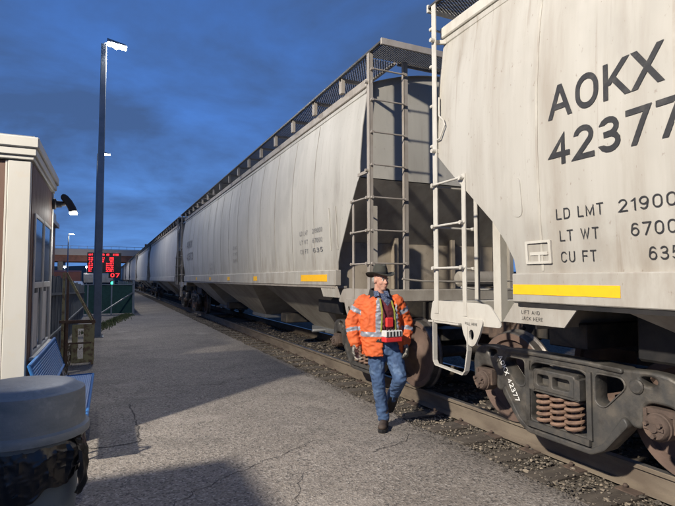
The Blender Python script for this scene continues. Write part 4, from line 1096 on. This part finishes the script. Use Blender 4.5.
# ================================================================== THE MAN
PX, PY = 2.85, 4.97
man = empty('person', (PX, PY, 0), radians(-YAW), 'man in dark brimmed hat, orange hi-vis jacket and jeans walking beside the train', 'person')
class Blob:
    def __init__(s): s.mb = MB()
    def ell(s, c, r, rot=None, n=20, m=12):
        V = []; c = Vector(c)
        for i in range(m+1):
            th = pi*i/m
            for k in range(n):
                ph = 2*pi*k/n; p = Vector((r[0]*sin(th)*cos(ph), r[1]*sin(th)*sin(ph), r[2]*cos(th)))
                if rot is not None: p = rot @ p
                V.append(c+p)
        F = [(i*n+k, i*n+(k+1)%n, (i+1)*n+(k+1)%n, (i+1)*n+k) for i in range(m) for k in range(n)]
        s.mb.add(V, F, True); return s
    def limb(s, pts, rs, n=16):
        # subdivided smooth limb with rounded ends
        P = [Vector(p) for p in pts]
        for a, b, ra, rb in zip(P, P[1:], rs, rs[1:]):
            s.mb.tube([a, a.lerp(b,.5), b], [ra, (ra+rb)/2, rb], n)
        for p, r in zip(P, rs): s.ell(p, (r,r,r))
        return s
    def ringloft(s, rings, n=28):   # (cx,cy,z,rx,ry)
        V = [(cx_+rx*cos(2*pi*k/n), cy_+ry*sin(2*pi*k/n), z) for cx_, cy_, z, rx, ry in rings for k in range(n)]; m = len(rings)
        F = [(i*n+k, i*n+(k+1)%n, (i+1)*n+(k+1)%n, (i+1)*n+k) for i in range(m-1) for k in range(n)]
        F += [tuple(range(n)), tuple(range((m-1)*n, m*n))]; s.mb.add(V, F, True); return s
    def build(s, name, m, parent, vox=.010, smooth=4, folds=0, fscale=.12, mats=None, assign=None):
        me = s.mb.mesh('tmp', None); o = bpy.data.objects.new('tmp', me); C.objects.link(o)
        r = o.modifiers.new('r', 'REMESH'); r.mode = 'VOXEL'; r.voxel_size = vox; r.use_smooth_shade = True
        if smooth: q = o.modifiers.new('s', 'SMOOTH'); q.iterations = smooth; q.factor = .6
        me2 = evald(o, name)
        if folds:
            for v in me2.vertices:
                p = v.co/fscale; n_ = v.normal
                a = 1-abs(noise.noise((p.x*1.1+3, p.y*1.1, p.z*1.6)))*2.6; b = noise.noise((p.x*2.3, p.y*2.3+7, p.z*2.9))
                v.co += n_*folds*(.75*a-.35+.45*b)
        me2.materials.clear()
        for mm in (mats or [m]): me2.materials.append(mm)
        for p in me2.polygons:
            p.use_smooth = True
            if assign: p.material_index = assign(p.center, p.normal)
        me2.update(); return link(name, me2, parent)
SKIN = mat('skin', (.54,.30,.22), .55, 0, (.44,.17,.12), 16, .7, .25, 120, dirt=(.30,.20,.16), dscale=40, dlo=.56, dhi=.75)
ORANGE = mat('hi_vis_orange', (.66,.125,.03), .75, 0, (.44,.075,.02), 8, .6, .12, 60)
TAPE = mat('reflective_tape', (.27,.29,.34), .45, .1, (.20,.21,.25), 14, .6)
DENIM = mat('denim', (.065,.12,.235), .85, 0, (.035,.065,.14), 9, .85, .25, 120, (1,1,.6), .40, .62, dirt=(.17,.25,.38), dscale=5, dlo=.55, dhi=.72)
BLACKC = mat('black_cloth', (.018,.018,.02), .85)
MAROON = mat('maroon_vest', (.13,.018,.028), .75, 0, (.07,.01,.02), 12, .7)
SHIRT = mat('navy_check_shirt', (.045,.065,.13), .85, 0, (.20,.23,.30), 55, .7, lo=.52, hi=.6)
HATM = mat('felt_hat', (.035,.035,.028), .85, 0, (.055,.055,.045), 6, .7, .1, 60)
BOOT = mat('boot_leather', (.045,.030,.022), .7, 0, (.09,.065,.05), 14, .7, .15, 60)
GLOVE = mat('work_glove', (.30,.28,.24), .85, 0, (.05,.05,.05), 26, .9, lo=.45, hi=.55)
HAIR = mat('grey_hair', (.30,.29,.275), .8, 0, (.14,.135,.13), 60, .7)
# face direction (image right and down towards the track side)
fa = radians(-60); FD = Vector((cos(fa), sin(fa), -.02)).normalized(); RD = Vector((-FD.y, FD.x, 0)).normalized(); UD = Vector((0,0,1))
HC = Vector((-.035, .0, 1.645))
hp = lambda f, r, u: HC+FD*f+RD*r+UD*u      # f forward, r to his left... u up
rotH = Matrix((RD, FD, RD.cross(FD))).transposed()
b = Blob()
b.ell(hp(-.012,0,.03), (.076,.096,.098), rotH); b.ell(hp(.012,0,-.035), (.062,.078,.082), rotH); b.ell(hp(.045,0,-.088), (.036,.036,.030), rotH)
b.ell(hp(.02,.0,-.07), (.050,.052,.038), rotH)
b.ell(hp(.088,0,-.012), (.012,.016,.026), rotH); b.ell(hp(.102,0,-.028), (.014,.015,.012), rotH)      # nose
b.ell(hp(.080,0,.020), (.045,.012,.010), rotH)      # brow
for sgn in (-1,1):
    b.ell(hp(.055,sgn*.040,-.030), (.022,.022,.022), rotH); b.ell(hp(-.008,sgn*.079,-.005), (.009,.018,.030), rotH)
b.ell(hp(.082,0,-.060), (.024,.012,.006), rotH); b.ell(hp(.080,0,-.072), (.021,.011,.006), rotH)
b.limb([(-.045,.015,1.60),(-.05,.03,1.46)], [.062,.068])
b.ringloft([(-.05,.03,1.48,.10,.08),(-.05,.03,1.42,.17,.10),(-.05,.02,1.15,.165,.105),(-.03,.02,.98,.155,.11),(-.01,.02,.88,.15,.11)])
b.limb([(-.24,.03,1.40),(-.355,.045,1.17),(-.33,-.04,.95),(-.322,-.06,.90)], [.055,.042,.033,.028])
b.limb([(.14,.04,1.40),(.255,.10,1.18),(.235,.02,.97),(.23,.0,.92)], [.055,.042,.033,.028])
b.limb([(-.085,.02,.88),(-.075,-.02,.52),(-.01,.03,.10)], [.075,.052,.038]); b.limb([(.08,.02,.88),(.15,-.14,.56),(.085,.20,.24)], [.075,.052,.038])
b.build('body', SKIN, man, .0072, 2)
# eyes, brows, spectacles-free face; hair at the temples; hat
for sgn in (-1,1):
    MB().lathe([(0,-.008),(.008,-.005),(.0095,0),(.008,.005),(0,.008)],12,'z',hp(.077,sgn*.030,.004)).build('eye', mat('eye_white',(.6,.58,.55),.2), man)
    MB().lathe([(0,-.004),(.0045,0),(0,.004)],8,'z',hp(.0845,sgn*.030,.004)).build('pupil', M['black'], man)
    MB().bar(hp(.090,sgn*.018,.022), hp(.084,sgn*.045,.024), .007,.006).build('eyebrow', HAIR, man)
h = Blob()
for sgn in (-1,1): h.ell(hp(-.05,sgn*.064,.0), (.016,.036,.042), rotH)
h.ell(hp(-.085,0,.0), (.062,.024,.055), rotH); h.build('hair', HAIR, man, .006, 2, .003, .02)
V = []; F = []; n = 48
prof = [(.078,.052),(.100,.044),(.13,.040),(.158,.048),(.160,.044),(.13,.034),(.10,.038),(.074,.046)]
rings = [( .079,.045),(.115,.038),(.160,.046),(.163,.051),(.115,.046),(.084,.054),(.083,.075),(.080,.11),(.072,.150),(.055,.166),(.02,.158),(0,.152)]
for (r, z) in rings:
    for k in range(n):
        a = 2*pi*k/n; br = max(0, (r-.09)/.07)
        fr = cos(a); ex = 1.14 if True else 1
        dz = br*(.030*(sin(a)**2) - .020*abs(cos(a))**3) + .004*noise.noise((cos(a)*2, sin(a)*2, r*20))*1.5
        if z > .12: dz += -.028*(1-abs(sin(a)))*(1 if r < .06 else .3) + (.006 if r > .05 else 0)
        f_ = r*ex*cos(a); s_ = r*(.97)*sin(a)
        if z > .13 and r > .04 and cos(a) > .5: s_ *= .8
        V.append(hp(f_-.016, s_, z+dz+.013+.05*f_))
for i in range(len(rings)-1):
    for k in range(n): F.append((i*n+k, i*n+(k+1)%n, (i+1)*n+(k+1)%n, (i+1)*n+k))
MB().add(V, F, True).build('hat', HATM, man)
V = []; F = []
for zz in (.056,.078):
    for k in range(n): a = 2*pi*k/n; V.append(hp(.0865*1.14*cos(a)-.016, .0865*.97*sin(a), zz+.015+.05*.0865*1.14*cos(a)))
for k in range(n): F.append((k,(k+1)%n,n+(k+1)%n,n+k))
MB().add(V, F, True).build('hat_band', BLACKC, man)
# shirt and inner vest
fc = radians(-62)
b = Blob().ringloft([(-.05,.03,1.50,.085,.075),(-.05,.03,1.44,.17,.118),(-.05,.02,1.30,.185,.135),(-.04,.02,1.10,.185,.14),(-.02,.02,.98,.175,.14),(-.005,.02,.90,.168,.135)])
def av(c, n_): return 1 if (c.z < 1.36 + abs(c.x-.03)*1.2) else 0
b.build('shirt', SHIRT, man, .009, 3, .004, .06, [SHIRT, MAROON], av)
for sgn in (-1,1):
    q = Vector((-.045+.03*sgn, -.055, 1.525)); 
    MB().hull([q, q+Vector((.05*sgn,.0,.0)), q+Vector((.055*sgn+.01,-.045,-.07)), q+Vector((.0+.01,-.055,-.05))], [p+Vector((0,-.006,.003)) for p in (q, q+Vector((.05*sgn,.0,.0)), q+Vector((.055*sgn+.01,-.045,-.07)), q+Vector((.0+.01,-.055,-.05)))]).build('shirt_collar', SHIRT, man)
# jacket: open-fronted shell with sleeves
b = Blob(); n = 40
rings = [(-.05,.03,1.475,.120,.092,30),(-.05,.03,1.44,.200,.128,27),(-.052,.03,1.38,.235,.15,25),(-.055,.025,1.25,.238,.165,24),(-.05,.02,1.10,.24,.17,24),(-.035,.02,.96,.238,.172,26),(-.025,.02,.88,.240,.172,29),(-.02,.02,.835,.242,.172,31)]
V = []; F = []
for off in (0,.030):
    for cx_, cy_, z, rx, ry, op in rings:
        for k in range(n):
            a = fc+radians(op)+(2*pi-2*radians(op))*k/(n-1)
            zz = z
            if z < .84: zz = z - .03*max(0, cos(a-radians(-120)))
            V.append((cx_+(rx-off)*cos(a), cy_+(ry-off)*sin(a), zz))
m = len(rings)
for L_ in (0,1):
    for i in range(m-1):
        for k in range(n-1): a = L_*m*n+i*n+k; F.append((a,a+1,a+n+1,a+n))
for i in range(m-1):
    for k in (0,n-1): a = i*n+k; F.append((a,a+n,a+n+m*n,a+m*n))
for k in range(n-1):
    for i in (0,m-1): a = i*n+k; F.append((a,a+1,a+1+m*n,a+m*n))
b.mb.add(V, F, True)
AL = [(-.235,.03,1.405),(-.305,.04,1.30),(-.365,.045,1.165),(-.355,.0,1.05),(-.335,-.045,.945)]
AR = [(.14,.04,1.405),(.205,.07,1.30),(.265,.10,1.17),(.26,.06,1.06),(.24,.01,.96)]
b.limb(AL, [.083,.082,.076,.072,.060]); b.limb(AR, [.080,.078,.072,.068,.056])
def dseg(c, a, b_):
    a = Vector(a); b_ = Vector(b_); t = (c-a).dot(b_-a)/(b_-a).length_squared; return t, (c-(a+(b_-a)*t)).length
def aj(c, n_):
    for A, B, lo, hi in ((AL[0],AL[2],.34,.53),(AL[2],AL[4],.28,.48),(AR[0],AR[2],.34,.53),(AR[2],AR[4],.28,.48)):
        t, d_ = dseg(c, A, B)
        if d_ < .10 and lo < t < hi and (abs(c.x+.05) > .215): return 1
    if abs(c.x+.05) < .235 or True:
        ang = atan2((c.y-.02)/.17, (c.x+.05)/.24); dd = abs(((ang-radians(-97)+pi) % (2*pi))-pi)
        inb = (c.x > -.27 and c.x < .17)
        if inb and 1.02 < c.z < 1.075: return 1
        if inb and dd < .13 and 1.07 < c.z < 1.46: return 1
        if inb and abs(((ang-radians(-38)+pi) % (2*pi))-pi) < .13 and 1.07 < c.z < 1.46: return 1
        if inb and abs(((ang-radians(90)+pi) % (2*pi))-pi) < .13 and 1.07 < c.z < 1.46: return 1
    return 0
b.build('jacket', ORANGE, man, .0105, 3, .014, .075, [ORANGE, TAPE], aj)
# black jacket collar
b = Blob(); V = []; F = []
for off in (0,.018):
    for z, r in ((1.43,.135),(1.49,.108),(1.545,.098)):
        for k in range(24): a = fc+radians(38)+(2*pi-radians(76))*k/23; V.append((-.05+(r-off)*cos(a)*1.15, .03+(r-off)*sin(a), z+(.02*cos(a-radians(90)))))
for L_ in (0,1):
    for i in range(2):
        for k in range(23): a = L_*72+i*24+k; F.append((a,a+1,a+25,a+24))
for i in range(2):
    for k in (0,23): a = i*24+k; F.append((a,a+24,a+96,a+72))
for k in range(23):
    for i in (0,2): a = i*24+k; F.append((a,a+1,a+73,a+72))
b.mb.add(V, F, True); b.build('collar', BLACKC, man, .008, 2)
# jeans
b = Blob().ringloft([(-.01,.02,.98,.172,.138),(0,.02,.90,.182,.142),(0,.02,.82,.18,.142)])
b.limb([(-.085,.02,.86),(-.088,.0,.70),(-.075,-.025,.52),(-.045,.015,.32),(-.012,.03,.11)], [.100,.092,.074,.070,.068])
b.limb([(.085,.015,.86),(.125,-.06,.72),(.155,-.14,.57),(.125,.03,.42),(.088,.19,.26)], [.100,.093,.076,.070,.064])
b.build('jeans', DENIM, man, .0105, 3, .010, .075)
MB().lathe([(.183,.965),(.187,.97),(.187,1.0),(.183,1.005)], 32, 'z', (-.01,.02,0)).build('belt', BLACKC, man)
# boots
def boot(ax, yaw, pitch):
    b = Blob(); R_ = Matrix.Rotation(yaw, 3, 'Z') @ Matrix.Rotation(pitch, 3, 'X'); A = Vector(ax); T_ = lambda x, y, z: A+R_ @ Vector((x, y, z))
    b.limb([T_(0,.0,.10), T_(0,.0,-.01)], [.056,.056]); b.limb([T_(0,.04,-.045), T_(0,-.08,-.045), T_(.0,-.165,-.052)], [.044,.047,.040])
    b.ell(T_(0,-.17,-.050), (.050,.060,.036), R_); o = b.build('boot', BOOT, man, .008, 3, .002, .04)
    loop = [(-.042,.085),(-.048,.0),(-.054,-.12),(-.042,-.215),(0,-.238),(.042,-.215),(.054,-.12),(.048,.0),(.042,.085),(0,.098)]
    MB().hull([T_(x,y,-.100) for x,y in loop], [T_(x,y,-.068) for x,y in loop]).build('sole', M['black'], o, .004)
boot((-.005,.03,.10), radians(-12), 0); boot((.075,.255,.235), radians(10), radians(-48))
# gloves with five fingers each
def glove(w0, dirv, palm_n, side):
    b = Blob(); D = Vector(dirv).normalized(); Nn = Vector(palm_n).normalized(); S_ = D.cross(Nn).normalized()*side; W0 = Vector(w0)
    g = lambda d, s_, n_: W0+D*d+S_*s_+Nn*n_
    b.limb([g(-.035,0,0), g(.01,0,0)], [.040,.034]); 
    for s_ in (-.028,-.009,.010,.029): b.limb([g(.015,s_*.8,0), g(.085,s_,.0)], [.017,.0155], 10)
    for s_, l_ in ((-.031,.058),(-.010,.072),(.011,.078),(.032,.070)):
        b.limb([g(.085,s_,0), g(.085+l_*.45,s_*1.05,.010), g(.085+l_*.75,s_*1.05,.032), g(.085+l_*.78,s_*1.0,.052)], [.0125,.0115,.0105,.0095], 10)
    b.limb([g(.025,.034,.006), g(.062,.062,.020), g(.088,.066,.036)], [.016,.0135,.0115], 10)
    return b.build('glove', GLOVE, man, .0048, 1)
glove((-.333,-.055,.915), (.10,-.10,-1), (.75,-.65,0), 1)
glove((.238,-.0,.925), (-.15,-.25,-.9), (-.8,-.5,0), -1)
# remote control pack worn on the chest
cp = empty('control_pack', (0,0,0), 0, 'white and red radio control pack with yellow straps on the man in orange', 'control pack')
cp.location = man.location; cp.rotation_euler = man.rotation_euler
fx, fy = cos(fc), sin(fc); rx_, ry_ = -sin(fc), cos(fc)
def bx3(f0, f1, r0, r1, z0_, z1_, tilt=0):
    out = []
    for z_, tt in ((z0_,0),(z1_,tilt)):
        out.append([(-.035+fx*(f+tt)+rx_*r, .02+fy*(f+tt)+ry_*r, z_) for f, r in ((f0,r0),(f1,r0),(f1,r1),(f0,r1))])
    return out
PW = mat('pack_white', (.62,.62,.60), .5); PR = mat('pack_red', (.62,.03,.03), .55)
MB().hull(*bx3(.17,.265,-.11,.11,1.03,1.10)).build('case', PW, cp, .008); MB().hull(*bx3(.165,.262,-.108,.108,.975,1.028)).build('lower_case', PR, cp, .008)
for k in range(5):
    r0 = -.095+.042*k
    MB().hull(*bx3(.262,.269,r0,r0+.014,1.038,1.09)).build('lever', M['black'], cp); MB().tube([(-.035+fx*.235+rx_*(r0+.02), .02+fy*.235+ry_*(r0+.02), 1.095),(-.035+fx*.245+rx_*(r0+.02), .02+fy*.245+ry_*(r0+.02), 1.125)], .006, 6).build('lever', M['black'], cp)
MB().hull(*bx3(.145,.185,-.045,.045,1.13,1.235)).build('red_pouch', PR, cp, .01)
YS = mat('strap_yellow', (.33,.34,.06), .7)
for r0, s_ in ((-.095,-1),(.095,1)):
    P = []
    for t in range(9):
        z_ = 1.08+.045*t; f_ = .168-.0 if z_ < 1.3 else .168-(z_-1.3)*.42; P.append(Vector((-.045+fx*f_+rx_*r0*(1-.03*t), .02+fy*f_+ry_*r0*(1-.03*t), z_)))
    b = MB()
    for a, c_ in zip(P, P[1:]): b.bar(a, c_, .016, .008, (fx,fy,0))
    b.build('strap', YS, cp)

# unseen shed-shaped blocker behind the hut, added to keep floodlight off the far pavement
sh = empty('unseen_light_blocker', (-1.6, 7.65, 0), 0, 'unseen brown shed-shaped block behind the platform hut, added to block the floodlight', 'light blocker')
MB().box(-7,0,0,11.3,0,3.35).build('wall', BROWN, sh)
MB().hull([(-7.2,-.1,3.35),(.10,-.1,3.35),(.10,11.5,3.35),(-7.2,11.5,3.35)], [(-7.2,-.1,3.55),(.10,-.1,3.48),(.10,11.5,3.48),(-7.2,11.5,3.55)]).build('roof', M['galv'], sh)
MB().box(-6,.02,1.2,11.2,3.5,3.76).build('blocker_top', M['galv'], sh)  # raised top, added to stop floodlight passing over the blocker
for yv in (1.2,4.2,7.2): MB().box(.002,.03,yv,yv+1.2,1.1,2.4).build('window', GLASS, sh)
